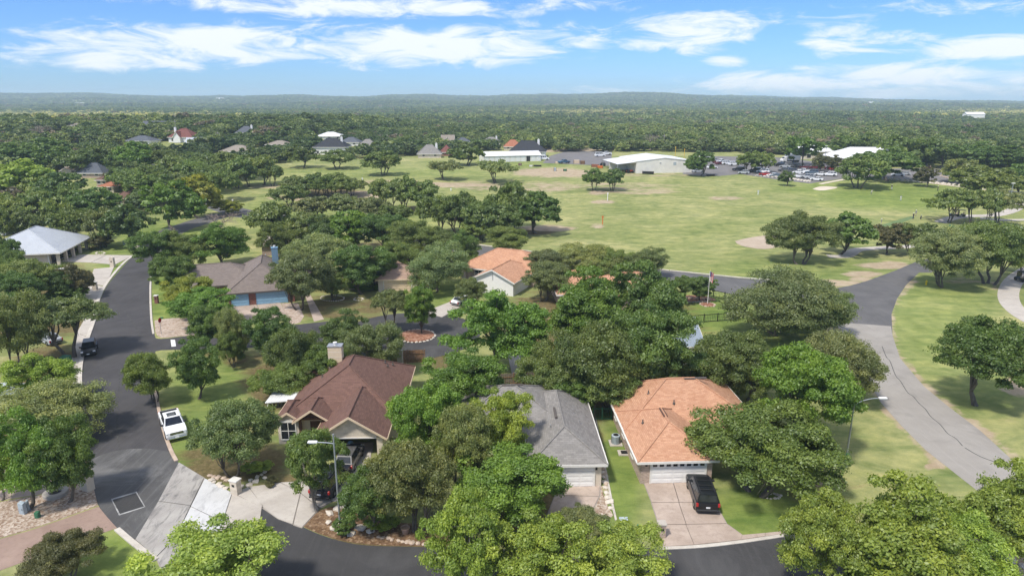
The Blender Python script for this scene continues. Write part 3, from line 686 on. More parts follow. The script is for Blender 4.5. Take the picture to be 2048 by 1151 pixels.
# ================================================================== TREES
def leaf_cloud(rng, W, Hh, base, lobes, clumps, per, leaf, squash=.75, thick=.5, skirt=.8):
    """points and normals of leaves gathered in clumps that sit on lobes of an uneven crown"""
    rx = W*.5; rz = (Hh-base)*.5; zc = base + rz
    L = []
    for k in range(lobes):
        for _ in range(20):
            d = rng.normal(size=3); d /= np.linalg.norm(d)
            if d[2] > -.45 - .5*(skirt-.4)/.4*.6: break
        r = .52*rng.uniform(.75, 1.12)
        L.append((d[0]*rx*r, d[1]*rx*r, zc + d[2]*rz*r, rng.uniform(.40, .56)))
    C = []
    tries = 0
    while len(C) < clumps and tries < clumps*30:
        tries += 1
        l = L[rng.integers(len(L))]
        d = rng.normal(size=3); d /= np.linalg.norm(d)
        if d[2] < -skirt: d[2] *= -.5
        q = l[3]*rng.uniform(.72, 1.08)
        c = np.array([l[0] + d[0]*rx*q, l[1] + d[1]*rx*q, l[2] + d[2]*rz*q*1.15])
        if c[2] < base*.75: continue
        # drop clumps buried deep inside other lobes
        deep = min(np.hypot(np.hypot((c[0]-m[0])/rx, (c[1]-m[1])/rx), (c[2]-m[2])/rz/1.1)/m[3] for m in L)
        if deep < .55: continue
        C.append(c)
    C = np.array(C)
    Pn, Nn, T = [], [], []
    for c in C:
        rc = rng.uniform(.055, .10)*W
        n = int(per*rng.uniform(.7, 1.3))
        d = rng.normal(size=(n, 3)); d /= np.linalg.norm(d, axis=1)[:, None]
        d[:, 2] = np.where(d[:, 2] < -.3, -d[:, 2]*.6, d[:, 2])
        rr_ = rc*rng.uniform(thick, 1.0, size=n)**.6*(1+.18*rng.normal(size=n))
        p = d*rr_[:, None]*np.array([1, 1, squash]) + c
        nrm = d*np.array([1, 1, 1.3]) + rng.normal(size=(n, 3))*.6
        nrm /= np.linalg.norm(nrm, axis=1)[:, None]
        Pn.append(p); Nn.append(nrm); T.append(np.clip(.5 + .22*rng.normal() + .2*rng.normal(size=n), 0, 1))
    return np.vstack(Pn), np.vstack(Nn), np.concatenate(T), C
def leaf_mesh(name, rng, pts, nrm, tint, leaf, mat):
    n = len(pts)
    t = rng.normal(size=(n, 3)); t -= nrm*np.sum(t*nrm, 1)[:, None]; t /= np.linalg.norm(t, axis=1)[:, None]
    bt = np.cross(nrm, t)
    s = leaf*rng.uniform(.6, 1.35, size=n)[:, None]
    V = np.empty((n, 4, 3))
    V[:, 0] = pts + t*s*.85; V[:, 1] = pts + bt*s*.5 - nrm*s*.12; V[:, 2] = pts - t*s*.85; V[:, 3] = pts - bt*s*.5 - nrm*s*.12
    me = bpy.data.meshes.new(name); me.vertices.add(n*4); me.vertices.foreach_set('co', V.reshape(-1))
    me.loops.add(n*4); me.loops.foreach_set('vertex_index', np.arange(n*4, dtype=np.int32))
    me.polygons.add(n); me.polygons.foreach_set('loop_start', np.arange(0, n*4, 4, dtype=np.int32))
    me.update()
    a = me.attributes.new('tint', 'FLOAT', 'POINT'); a.data.foreach_set('value', np.repeat(tint, 4).astype(np.float32))
    me.materials.append(mat)
    return me
def trunk_mesh(name, rng, W, Hh, base, C, stems, limbs, r0, mat, bare=0, lean=.1):
    mb = MB()
    for s in range(stems):
        a = rng.uniform(0, 6.28); off = .0 if stems == 1 else W*.05
        b0 = np.array([math.cos(a)*off, math.sin(a)*off, -.15])
        b1 = np.array([math.cos(a)*(off+W*lean*rng.uniform(.4, 1.2)), math.sin(a)*(off+W*lean*rng.uniform(.4, 1.2)), base*rng.uniform(.9, 1.25)])
        mid = (b0+b1)/2 + rng.normal(size=3)*W*.012
        rr0 = r0/ (stems**.4)
        mb.tube([b0, b0*.6+mid*.4, mid, b1], [rr0*1.35, rr0, rr0*.85, rr0*.7], 7)
        pick = C[np.argsort(np.hypot(C[:, 0]-b1[0]*1.5, C[:, 1]-b1[1]*1.5) + rng.uniform(0, W*.5, len(C)))[:limbs]]
        for c in pick:
            if bare: c = c + (c-b1)/max(.1, np.linalg.norm(c-b1))*W*.05
            m1 = b1*.6 + c*.4 + np.array([0, 0, W*.02]) + rng.normal(size=3)*W*.02
            m2 = b1*.25 + c*.75 + rng.normal(size=3)*W*.02
            k = rng.uniform(.35, .6)
            mb.tube([b1, m1, m2, c], [rr0*k, rr0*k*.75, rr0*k*.45, rr0*k*(.3 if bare else .15)], 5)
            for q in range(2 if bare else 1):
                e = m2 + rng.normal(size=3)*W*.07 + np.array([0, 0, W*.03])
                mb.tube([m2, (m2+e)/2 + rng.normal(size=3)*W*.01, e], [rr0*k*.4, rr0*k*.25, rr0*k*(.16 if bare else .08)], 4)
    return mb.mesh(name, mat)
PROTO = {}
def proto(key, seed, n, W=10, Hh=8, base=2.2, lobes=7, clumps=90, per=200, leaf=.24, stems=2, limbs=7, r0=.32, squash=.75, barkm='bark', mat='leaf', bare=0, thick=.5, skirt=.8):
    for i in range(n):
        rng = np.random.default_rng(seed*31 + i)
        pts, nr_, ti, C = leaf_cloud(rng, W, Hh, base, lobes, clumps, per, leaf, squash, thick, skirt)
        z99 = np.percentile(pts[:, 2], 99.5); x99 = np.percentile(np.abs(pts[:, :2]), 99)
        # normalise so that the crown is W wide and Hh high
        k = np.array([W*.5/x99, W*.5/x99, (Hh)/z99]); pts = pts*k; C = C*k
        PROTO.setdefault(key, []).append((leaf_mesh('crown', rng, pts, nr_, ti, leaf, M[mat]), trunk_mesh('trunk', rng, W, Hh, base, C, stems, limbs, r0, M[barkm], bare), W, Hh))
# near: many small leaves, in three sizes so that leaves keep their real size
proto('spread', 1, 3, 11, 7.5, 1.1, 11, 170, 380, .132, 3, 7, .30, .75)
proto('round', 2, 3, 9, 8.0, 1.0, 10, 160, 360, .130, 1, 11, .26, .8)
proto('fine', 3, 2, 10, 7.5, .9, 12, 190, 330, .115, 3, 7, .24, .85)
proto('airy', 4, 1, 9, 8.0, 1.3, 9, 125, 300, .135, 2, 10, .24, .75, 'bark_pale', bare=1)
proto('low', 5, 2, 7, 5.0, .3, 9, 110, 200, .16, 4, 5, .14, .75)
proto('umbrella', 8, 1, 11, 7.5, 2.6, 10, 140, 250, .165, 2, 8, .34, .7, skirt=.35)
proto('bigspread', 6, 2, 16, 9.5, 1.2, 16, 330, 410, .135, 4, 9, .36, .7, 'bark_pale', bare=1)
proto('bigfine', 7, 1, 15, 9.5, 1.0, 16, 320, 290, .15, 4, 8, .30, .8)
# mid distance
proto('mspread', 11, 4, 11, 7.2, 1.5, 10, 110, 95, .33, 3, 6, .28, .75)
proto('mround', 12, 3, 9, 8.0, .9, 9, 110, 95, .33, 1, 8, .26, .8)
proto('mumbrella', 13, 3, 11, 6.3, 2.1, 9, 95, 85, .34, 3, 6, .26, .65, skirt=.4)
# far
proto('fspread', 21, 4, 11, 7.0, 1.3, 9, 70, 42, .58, 2, 5, .32, .75)
proto('fround', 22, 3, 9, 8.0, .8, 8, 70, 42, .56, 1, 5, .28, .8)
# leafless
def bare_proto(seed):
    rng = np.random.default_rng(seed); mb = MB()
    def grow(p, d, r, ln, lev):
        q = p + d*ln; mid = (p+q)/2 + rng.normal(size=3)*ln*.06
        mb.tube([p, mid, q], [r, r*.8, r*.6], 4 if lev else 6, cap=False)
        if lev >= 5: return
        for _ in range(3 if lev < 4 else 4):
            nd = d + rng.normal(size=3)*.55 + np.array([0, 0, .12]); nd /= np.linalg.norm(nd)
            grow(q, nd, r*.55, ln*rng.uniform(.62, .82), lev+1)
    grow(np.array([0, 0, -.1]), np.array([0, 0, 1.0]), .22, 2.0, 0)
    return mb
bm_ = bare_proto(5)
va = np.array(bm_.v); bw = np.percentile(np.abs(va[:, :2]), 99)*2; bh = np.percentile(va[:, 2], 99.5)
M['twig'] = bark('twig', (.20,.155,.13), (.34,.27,.235))
BARE = (bm_.mesh('branches', M['twig']), bw, bh)

COLS = {'o': (.162,.214,.050), 'd': (.116,.182,.038), 'b': (.268,.350,.056), 'y': (.250,.270,.034), 'l': (.225,.258,.086), 'm': (.145,.142,.052), 'g': (.185,.228,.080), 'v': (.158,.262,.034)}
ADJ = {'o': 'olive green live oak', 'd': 'dark green oak', 'b': 'bright spring green tree', 'y': 'yellow green leafy tree', 'l': 'greyish olive live oak', 'm': 'small bronze green tree', 'g': 'silvery green oak', 'v': 'vivid green leafy tree', 'x': 'leafless pinkish grey tree'}
SHAPE = {'o': 'spread', 'd': 'round', 'b': 'round', 'y': 'round', 'l': 'fine', 'm': 'low', 'g': 'fine', 'v': 'round'}
rt = random.Random(11)
N_TREES = [0]
TREE_SPOTS = []
def tree(cx, top, base, wpx, kind, where=None, group=None, shape=None, pale=False, label=None):
    p = P(cx, base); Z = depth(p)
    w = wpx*Z/FPX*.95; h = max(1.5, ztop(p, top))
    # seen from above, the far rim of a rounded crown shows over its top
    dl = math.atan2(CAM_H-p.z, p.y); h0 = h
    for _ in range(3):
        bb = h*.45; h = max(h0*.55, h0 - 1.4*(math.hypot(bb*math.cos(dl), w*.5*math.sin(dl)) - bb*math.cos(dl))/math.cos(dl))
    # the crown's back rim hides the highest point a little: keep plausible proportions
    h = min(h, w*1.45)
    if kind == 'x':
        root = empty('bare_tree', p, rt.uniform(0, 6.28), label or ('leafless pinkish grey tree ' + where), 'tree', group)
        o = link_mesh('branches', BARE[0], root); o.scale = (w/BARE[1], w/BARE[1], h/BARE[2]); return root
    s = shape or SHAPE[kind]
    if w > 13.5 and p.y < 105 and s in ('spread', 'round', 'fine'): s = 'bigfine' if s == 'fine' else 'bigspread'
    if p.y > 150 and s in ('spread', 'round', 'fine', 'airy', 'low', 'umbrella'): s = {'umbrella': 'mumbrella', 'spread': 'mspread', 'round': 'mround', 'fine': 'mspread', 'airy': 'mround', 'low': 'mround'}[s]
    if p.y > 300: s = 'fround' if s == 'mround' else 'fspread'
    cm, tm, W, Hh = PROTO[s][rt.randrange(len(PROTO[s]))]
    lab = label or (ADJ[kind] + ' ' + where)
    root = empty('small_tree' if kind == 'm' else 'oak_tree' if kind in 'odlg' else 'leafy_tree', p, rt.uniform(0, 6.28), lab, 'tree', group)
    sc = (w/W, w/W*rt.uniform(.92, 1.08), h/Hh)
    c = link_mesh('crown', cm, root); c.scale = sc
    t = link_mesh('trunk', tm, root); t.scale = sc
    q = rt.uniform(.80, 1.18); base_c = COLS[kind]
    c.color = (base_c[0]*q*rt.uniform(.93, 1.07), base_c[1]*q, base_c[2]*q*rt.uniform(.85, 1.15), 1)
    N_TREES[0] += 1; TREE_SPOTS.append((p.x, p.y, w*.5))
    return root
NEAR = [
 (58,785,1018,150,'v','over the electric meter boxes'),(140,828,1003,130,'d','beside the stone fire ring'),(118,748,885,215,'l','overhanging the street below the bright green tree'),
 (75,703,812,140,'b','by the green transformer box'),(140,588,714,170,'l','with a thick dark trunk by the black crossover',None,'umbrella'),(38,580,735,135,'l','shading the silver parked car'),
 (60,512,600,130,'o','beside the curved street lamp arm'),(45,545,625,90,'d','under the street lamp among bushes'),(155,523,596,72,'m','at the edge of a concrete driveway'),(118,540,604,60,'d','between the street lamp and bronze tree'),
 (15,468,560,70,'d','against the cream wall of the pillared house'),(24,492,575,62,'o','crowding the cream garage wall'),(200,470,497,60,'m','in a white ring on the pillared house lawn'),
 (138,1052,1160,140,'m','on the small lawn beside the pink driveway',None,'spread'),(448,992,1225,285,'b','rising over the concrete apron'),
 (312,700,803,98,'o','leaning toward the winding street'),(398,676,797,100,'d','with a slim straight trunk on the corner lawn'),(468,783,948,180,'g','behind the white pickup'),
 (640,846,1022,132,'o','with a stout trunk between driveway and lamp post',None,'airy'),(560,726,812,110,'o','beside the white patio cover'),
 (742,932,1064,118,'d','in the rocky mulch bed behind the lamp post'),(828,868,1070,205,'l','over the terracotta pot'),(858,762,955,138,'v','brushing the maroon roof'),
 (915,800,985,150,'l','between the maroon and grey roofs'),(938,692,838,178,'v','behind the maroon roof by the wooden fence'),(1002,775,935,140,'b','brushing the grey shingled roof'),
 (1030,868,1038,235,'v','in front of the grey shingled house'),(925,962,1200,172,'b','with bare white twigs in its crown',None,'airy'),(1075,1000,1215,220,'b','over the lower street by the grey driveway'),(1232,1018,1210,212,'b','spreading over the lower street beside the blue box'),(1165,992,1085,120,'l','at the foot of the tan driveway'),
 (997,578,748,205,'v','on the far side of the round dead end'),(1160,528,702,185,'v','behind the round dead end with a broad crown'),(1265,520,700,190,'d','beside the orange roof corner'),
 (1165,640,815,200,'o','filling the back yard behind the grey house'),(1295,606,800,195,'d','in front of the blue metal roof'),(1105,690,812,150,'o','by the long pale driveway'),(1220,692,820,160,'o','behind the orange shingled house'),
 (1150,735,830,130,'d','against the back fence of the grey house'),(1435,652,790,185,'o','between two fenced back yards'),(1380,700,800,110,'d','behind the orange house ridge'),(1490,690,800,120,'o','close to the vivid green tree'),
 (1560,533,668,235,'g','at the corner of the golf road junction'),(1640,580,672,110,'g','beside the junction verge'),(1690,656,800,165,'l','overhanging the worn road'),(1598,690,905,215,'v','beside the curved lamp post'),
 (1512,780,985,310,'o','standing over the parked black SUV'),(1765,900,1190,300,'b','of huge spread by the lower street'),(1638,980,1195,175,'b','crowded against the huge spring green tree'),(1885,1000,1205,190,'b','at the shoulder of the huge tree by the lower street'),(1790,1040,1230,230,'b','low before the huge tree by the lower street'),(1990,893,1115,215,'b','on the pale rocky corner'),(1950,634,810,195,'d','standing alone on the lawn inside the road bend'),
 (690,615,712,100,'d','at the throat of the round dead end'),(745,636,748,130,'g','behind the beige chimney'),(540,615,728,95,'d','on the side street corner by the pebble bed'),(598,650,775,120,'o','between side street and maroon house'),
 (655,690,790,100,'d','behind the maroon roof next to the chimney'),(420,610,700,85,'d','beside the white stop bar'),(478,612,712,80,'g','next to the side street lawn'),(388,548,632,105,'y','above the red brick letterbox'),(402,576,656,125,'v','in front of the blue garage house'),
 (350,512,592,85,'d','over the street bend opposite the pillared house'),(318,462,548,90,'d','at the street bend by the beige pillar'),(375,462,545,90,'o','behind the taupe roof'),(452,445,535,125,'v','behind the blue chimney house'),
 (600,500,618,140,'l','between the blue garage and walkway'),(725,488,588,125,'d','with a pale trunk on the brown lawn'),(870,486,582,140,'g','hiding the beige bungalow'),(665,545,600,70,'o','in a stone ring on the brown lawn'),
 (645,462,560,150,'l','behind the blue garage house'),(785,578,668,85,'g','leaning on the round island',None,'umbrella'),(842,570,668,72,'v','upright on the round island'),(945,556,618,70,'g','beside the white gable'),
 (1085,520,600,110,'g','brushing the orange roof with white gable'),(1364,553,606,62,'d','by the dark red rock bed'),(1402,552,603,60,'d','next to the flagpole'),(1345,620,690,80,'d','inside the fenced lawn near the flagpole'),
 (90,815,900,90,'o','behind the two dark green trees'),(470,660,735,60,'o','on the corner lawn near the side street'),(15,590,690,70,'o','at the fence of the gravel yard'),(5,840,1000,80,'b','beside the beige driveway edge'),
 (1545,850,960,90,'o','behind the large oak over the SUV'),(2042,490,548,70,'d','beside the golf cart path'),
 (1888,452,574,140,'l','with a dark crooked trunk in the road bend'),(1978,440,568,165,'o','with a pale leaning trunk in the road bend'),
 (1600,428,528,140,'o','by the pale gravel pad'),(1682,424,508,125,'d','next to the cart path by the gravel pad'),(1773,446,508,70,'m','leaning beside the tee mat'),(1825,446,510,85,'o','slanting over the cart path'),
]
for r_ in NEAR: tree(*r_)
G_FIELD = 'oaks dotted over the golf field'
FIELD = [(1188,338,381,48,'d','paired beside the bare patch on the field'),(1224,338,381,54,'d','twin beside the white marker post'),(890,320,360,72,'l','alone on the field beyond the bare strip'),(993,319,366,86,'l','with forked trunk before the storage sheds'),
 (765,302,350,78,'o','standing alone near the white houses'),(675,300,337,70,'o','with pale forked trunk at the field edge'),(606,290,335,68,'o','beside the white walled house on the field edge'),(935,290,330,80,'o','shading the end of the storage sheds'),
 (580,370,414,75,'o','in front of the long field grove')]
for r_ in FIELD: tree(*r_, group=G_FIELD, shape='mumbrella' if r_[0] in (890, 993) else 'mspread')
def many(lst, where, group, shape=None):
    for r_ in lst: tree(*r_[:5], where, group, shape)
many([(525,312,370,70,'o'),(500,318,372,50,'o'),(545,330,372,45,'o')], 'in the clump at the field corner', 'oaks at the field corner')
many([(592,352,388,62,'o'),(630,346,392,66,'o'),(668,346,390,70,'o'),(705,356,390,62,'o'),(650,352,394,70,'o'),(612,356,394,60,'o'),(688,354,394,64,'o')], 'in the long dense grove on the field', 'field grove oaks', 'mspread')
many([(780,358,422,78,'o'),(812,354,424,70,'o'),(846,362,424,76,'o')], 'in the dark trunked grove mid field', 'mid field grove oaks', 'mspread')
many([(878,392,468,86,'o'),(915,388,470,96,'o'),(955,400,474,90,'o'),(998,408,478,96,'o'),(1022,366,462,100,'o'),(1070,382,466,118,'d'),(960,440,480,80,'o')], 'in the grove where field meets golf road', 'golf road grove oaks')
many([(632,392,438,80,'l'),(690,388,440,90,'l'),(745,395,445,80,'l'),(790,410,452,70,'o')], 'in the row along the field road', 'oaks along the field road')
many([(540,406,480,105,'o'),(620,425,500,110,'o'),(700,418,506,120,'v'),(770,428,512,110,'d'),(830,440,520,100,'o'),(880,455,520,90,'o'),(560,445,520,80,'o'),(640,430,512,90,'d'),(930,462,545,70,'d'),(800,480,560,100,'o'),(770,500,575,70,'d')], 'in the belt behind the bungalows', 'oaks behind the bungalows')
many([(1016,454,515,92,'o'),(1100,498,562,105,'g'),(1180,488,556,130,'l'),(1230,500,560,80,'o'),(1280,494,556,100,'g')], 'along the golf road behind the orange roofs', 'oaks along the golf road')
many([(1895,382,444,85,'o'),(1945,374,446,95,'o'),(1995,380,448,88,'l'),(1970,390,450,60,'o')], 'in the slanting row by the cart path', 'slanting row oaks', 'mumbrella')
many([(1498,304,345,60,'o'),(1530,306,345,48,'o'),(1605,275,330,70,'d'),(1572,342,372,34,'d'),(1715,314,376,108,'o'),(1775,296,362,120,'d'),(1400,302,352,62,'d'),(1662,310,345,34,'m'),(1642,308,344,36,'m')], 'growing around the golf car park', 'car park trees')
many([(1850,334,374,44,'m')], 'with thin twisted limbs by the drive wall', 'drive wall tree')
many([(1790,272,332,80,'o'),(1840,276,334,80,'o'),(1875,282,336,86,'d'),(1940,284,342,90,'d'),(2000,290,340,110,'d'),(2045,300,345,80,'d'),(1690,272,318,60,'d'),(1740,268,318,60,'o'),(1925,318,368,90,'l'),(1975,334,398,140,'o'),(2040,330,392,90,'d')], 'behind the golf carts and clubhouse', 'trees behind the clubhouse')
LEFT = [(265,408,498,108,'d'),(190,374,446,104,'d'),(350,362,460,118,'v'),(398,350,436,92,'y'),(440,342,404,80,'o'),(275,284,350,90,'v'),(30,388,470,105,'o'),(88,382,468,92,'o'),(150,418,486,100,'o'),(208,418,494,80,'l'),(62,318,405,135,'b'),(130,344,424,115,'d'),(95,352,415,90,'o'),
 (30,286,352,120,'d'),(100,276,346,120,'d'),(165,300,352,80,'o'),(208,290,344,85,'o'),(300,345,402,86,'d'),(252,338,388,80,'o'),(360,312,362,100,'o'),(412,306,360,100,'o'),(462,304,360,100,'o'),(478,316,376,90,'o'),(15,340,410,80,'d'),(150,372,440,70,'o'),(330,300,346,70,'o'),(240,300,345,60,'d'),(60,420,480,80,'o'),(305,330,372,60,'o'),(430,330,385,70,'o'),(390,322,372,70,'o'),(5,420,490,60,'o')]
many(LEFT[:3]+LEFT[6:11]+LEFT[11:13]+[LEFT[24],LEFT[27],LEFT[31]], 'in the wooded gardens behind the pillared house', 'garden trees behind the pillared house')
tree(*LEFT[3][:5], 'above the bare branched tree by the field'); tree(*LEFT[5][:5], 'rounded and tall over the bend of the far street')
many([LEFT[4]]+LEFT[13:24]+LEFT[25:27]+LEFT[28:31], 'among the far street houses', 'far street trees')
tree(435,424,474,88,'x','on the verge of the golf road'); tree(92,250,283,52,'x','by the pale clearing'); tree(415,276,298,40,'x','behind the grey hip roof far street'); tree(1300,268,300,40,'x','in the woods behind the workshop')
def bush(cx, top, base, wpx, kind, lab, group=None):
    p = P(cx, base); w = wpx*depth(p)/FPX; h = max(.4, ztop(p, top))
    cm, tm, W, Hh = PROTO['low'][rt.randrange(2)]
    root = empty('shrub', p, rt.uniform(0, 6.28), lab, 'shrub', group)
    c = link_mesh('foliage', cm, root); c.scale = (w/W, w/W, h/Hh); c.color = (*COLS[kind], 1)
    return root
bush(735,562,577,70,'v','clipped green hedge under the bungalow window'); bush(460,401,428,62,'y','pale green rounded shrub at the golf road edge')
bush(105,592,608,60,'d','dark shrub at the foot of the street lamp'); bush(135,572,602,70,'d','dark shrub beside the concrete driveway'); bush(512,925,948,60,'b','green shrub behind the stone letterbox'); bush(770,1030,1052,60,'b','green shrub in the rocky mulch bed'); bush(690,1040,1062,50,'d','dark shrub beside the pale rocks')
bush(965,548,572,30,'d','dark shrub at the bungalow porch'); bush(85,545,575,70,'o','olive shrub beside the gravel yard'); bush(40,600,640,80,'o','large olive shrub in the gravel yard'); bush(545,958,970,30,'m','low shrub beside the pale driveway'); bush(1400,512,520,20,'d','dark shrub by the workshop') if False else None
# ================================================================== HOUSES
def uvmap(me):
    uvl = me.uv_layers.new(name='UVMap') if not me.uv_layers else me.uv_layers[0]
    vs = me.vertices
    for p in me.polygons:
        n = p.normal
        if abs(n.z) > .985: t = Vector((1, 0, 0)); b2 = Vector((0, 1, 0))
        else:
            t = Vector((0, 0, 1)).cross(n).normalized(); b2 = n.cross(t)
        for li in p.loop_indices:
            c = vs[me.loops[li].vertex_index].co; uvl.data[li].uv = (c.dot(t), c.dot(b2))
def part(mb, name, mat, parent, uv=False, smooth=False):
    o = mb.build(name, mat, parent, smooth)
    if uv: uvmap(o.data)
    return o
def roof_block(root, x0, x1, y0, y1, ze, zr, axis, ends, mat, trim, wall, ov=.45, insets=None, walls=True, capmat=None, wz=0.0, fascia=True):
    """one hip or gable block: walls, roof, ridge caps and fascia boards, in the house's own frame"""
    a0, a1, b0, b1 = (x0, x1, y0, y1) if axis == 'x' else (y0, y1, x0, x1)     # a along the ridge, b across
    sl = (zr-ze)/((b1-b0)*.5)
    ea0, ea1, eb0, eb1 = a0-ov, a1+ov, b0-ov, b1+ov
    zo = ze - sl*ov
    bm2 = (b0+b1)*.5; half = (eb1-eb0)*.5
    i0, i1 = insets or (half, half)
    r0 = ea0 + (i0 if ends[0] == 'hip' else 0); r1 = ea1 - (i1 if ends[1] == 'hip' else 0)
    if r1 < r0 + .05: r0 = r1 = (r0+r1)*.5; r1 += .05
    c = lambda a, b, z: (a, b, z) if axis == 'x' else (b, a, z)
    e = [c(ea0, eb0, zo), c(ea1, eb0, zo), c(ea1, eb1, zo), c(ea0, eb1, zo)]
    g = [c(r0, bm2, zr), c(r1, bm2, zr)]
    top = [(0, 1, 5, 4), (2, 3, 4, 5)]
    if ends[0] == 'hip': top.append((3, 0, 4))
    if ends[1] == 'hip': top.append((1, 2, 5))
    mb = MB(); vs = e + g
    flip = axis == 'y'
    top = [tuple(reversed(f)) if flip else f for f in top]
    mb.add(vs, top)
    lowv = [(v[0], v[1], v[2]-.14) for v in vs]
    mb.add(lowv, [tuple(reversed(f)) for f in top], 1)
    rf = part(mb, 'roof', [mat, M[trim]], root, uv=True)
    # ridge and hip caps
    cap = MB()
    lift = lambda v, d=.03: Vector((v[0], v[1], v[2]+d))
    cap.tube([lift(g[0]), lift(g[1])], .10, 6)
    if ends[0] == 'hip': cap.tube([lift(e[0]), lift(g[0])], .085, 6); cap.tube([lift(e[3]), lift(g[0])], .085, 6)
    if ends[1] == 'hip': cap.tube([lift(e[1]), lift(g[1])], .085, 6); cap.tube([lift(e[2]), lift(g[1])], .085, 6)
    part(cap, 'ridge_cap', capmat or mat, rf, uv=True)
    if fascia:
        fb = MB(); ed = [(0, 1), (2, 3)]
        ed += [(3, 0)] if ends[0] == 'hip' else [(0, 4), (4, 3)]
        ed += [(1, 2)] if ends[1] == 'hip' else [(1, 5), (5, 2)]
        cen = Vector(c((ea0+ea1)/2, bm2, 0))
        for (i, j) in ed:
            p, q = Vector(vs[i]), Vector(vs[j]); d = (q-p); n = Vector((d.y, -d.x, 0)).normalized()
            if n.dot(((p+q)/2 - cen)*Vector((1, 1, 0)) if False else Vector(((p.x+q.x)/2-cen.x, (p.y+q.y)/2-cen.y, 0))) < 0: n = -n
            dn = Vector((0, 0, -.22)); up = Vector((0, 0, .015))
            fb.add([p+up, q+up, q+dn, p+dn, p+up+n*.05, q+up+n*.05, q+dn+n*.05, p+dn+n*.05], [(0,1,5,4),(4,5,6,7),(7,6,2,3),(0,3,2,1),(0,4,7,3),(1,2,6,5)])
        part(fb, 'fascia', M[trim], root)
    if walls:
        wb = MB(); wb.box(x0, x1, y0, y1, wz, ze-.10)
        for k, en in enumerate(ends):
            if en == 'gable':
                a = a0 if k == 0 else a1; s_ = .12 if k == 0 else -.12
                tri = [c(a, b0, ze-.10), c(a, b1, ze-.10), c(a, bm2, zr-.18-.0)]
                tri2 = [c(a+s_, b0, ze-.10), c(a+s_, b1, ze-.10), c(a+s_, bm2, zr-.18)]
                wb.add(tri+tri2, [(0,1,2),(5,4,3),(0,3,4,1),(1,4,5,2),(2,5,3,0)])
        w = part(wb, 'wall', wall, root, uv=True)
        bm3 = bmesh.new(); bm3.from_mesh(w.data); bmesh.ops.recalc_face_normals(bm3, faces=bm3.faces[:]); bm3.to_mesh(w.data); bm3.free(); uvmap(w.data)
    return rf
def opening(root, x, y, z0, w, h, face, mats=('trim_white', 'glass'), cols=2, rows=2, arch=0.0, name='window'):
    """a framed window set on a wall; face is the outward direction -y, +y, -x or +x"""
    f = {'-y': 0, '+x': R(90), '+y': R(180), '-x': R(270)}[face]
    wn_ = empty(name, (x, y, z0), f); wn_.parent = root
    fr = MB(); t = .09
    fr.box(-w/2-t, -w/2, -.07, .02, -t, h+t); fr.box(w/2, w/2+t, -.07, .02, -t, h+t); fr.box(-w/2, w/2, -.07, .02, h, h+t); fr.box(-w/2, w/2, -.10, .02, -t, 0)
    for k in range(1, cols): fr.box(-w/2+w*k/cols-.03, -w/2+w*k/cols+.03, -.06, .01, 0, h)
    for k in range(1, rows): fr.box(-w/2, w/2, -.055, .01, h*k/rows-.03, h*k/rows+.03)
    if arch: fr.add([(-w/2-t, -.07, h+t), (w/2+t, -.07, h+t), (w*.3, -.07, h+t+arch*.8), (0, -.07, h+t+arch), (-w*.3, -.07, h+t+arch*.8)], [(0, 1, 2, 3, 4)])
    part(fr, 'frame', M[mats[0]], wn_)
    for i in range(cols):
        for j in range(rows):
            pb = MB(); pb.box(-w/2+w*i/cols+.03, -w/2+w*(i+1)/cols-.03, -.03, .005, h*j/rows+.03, h*(j+1)/rows-.03); part(pb, 'pane', M[mats[1]], wn_)
    return wn_
def garage_door(root, x, y, w, h, mat, rows=4, cols=4, panes=0, z0=0.0):
    d = empty('garage_door', (x, y, z0)); d.parent = root
    for j in range(rows):
        mb = MB(); mb.box(-w/2, w/2, -.05, .02, h*j/rows+.012, h*(j+1)/rows-.012)
        if not (panes and j == rows-1):
            for i in range(cols):
                mb.bevbox(-w/2+w*i/cols+.10, -w/2+w*(i+1)/cols-.10, -.075, -.045, h*j/rows+.10, h*(j+1)/rows-.10, .012)
        part(mb, 'panel', M[mat], d)
    fr = MB(); fr.box(-w/2-.12, -w/2-.005, -.09, .03, 0, h+.12); fr.box(w/2+.005, w/2+.12, -.09, .03, 0, h+.12); fr.box(-w/2-.004, w/2+.004, -.09, .03, h+.004, h+.12)
    part(fr, 'frame', M['trim_white' if mat != 'door_blue' else 'siding_blue'], d)
    for i in range(panes):
        mb = MB(); mb.box(-w/2+w*(i+.18)/panes, -w/2+w*(i+.82)/panes, -.065, -.04, h*(rows-1)/rows+.13, h-.12); part(mb, 'pane', M['glass'], d)
    return d
def pipe(root, x, y, z, h=.5, r=.06, mat='flash'):
    mb = MB(); mb.lathe([(r*2.2, z-.1), (r*2.0, z+.05), (r, z+.08), (r, z+h), (r*.7, z+h)], 8, x, y); part(mb, 'vent_pipe', M[mat], root)
def chimney(root, x, y, w, d, z0, z1, mat='siding_beige', capm='flash', trim='trim_white'):
    c_ = empty('chimney', (x, y, 0)); c_.parent = root
    mb = MB(); mb.box(-w/2, w/2, -d/2, d/2, z0, z1); part(mb, 'shaft', M[mat], c_, uv=True)
    mb = MB(); mb.box(-w/2-.06, w/2+.06, -d/2-.06, d/2+.06, z1, z1+.10); part(mb, 'cap', M[capm], c_)
    mb = MB(); mb.lathe([(.16, z1+.09), (.16, z1+.34), (.24, z1+.36), (.24, z1+.42), (.05, z1+.46)], 10, 0, 0); part(mb, 'flue', M['trim_white'], c_)
    mb = MB()
    for k in range(1, 5): mb.box(-w/2-.012, w/2+.012, -d/2-.012, d/2+.012, z0+(z1-z0)*k/5-.01, z0+(z1-z0)*k/5+.01)
    part(mb, 'siding_joint', M[trim], c_)

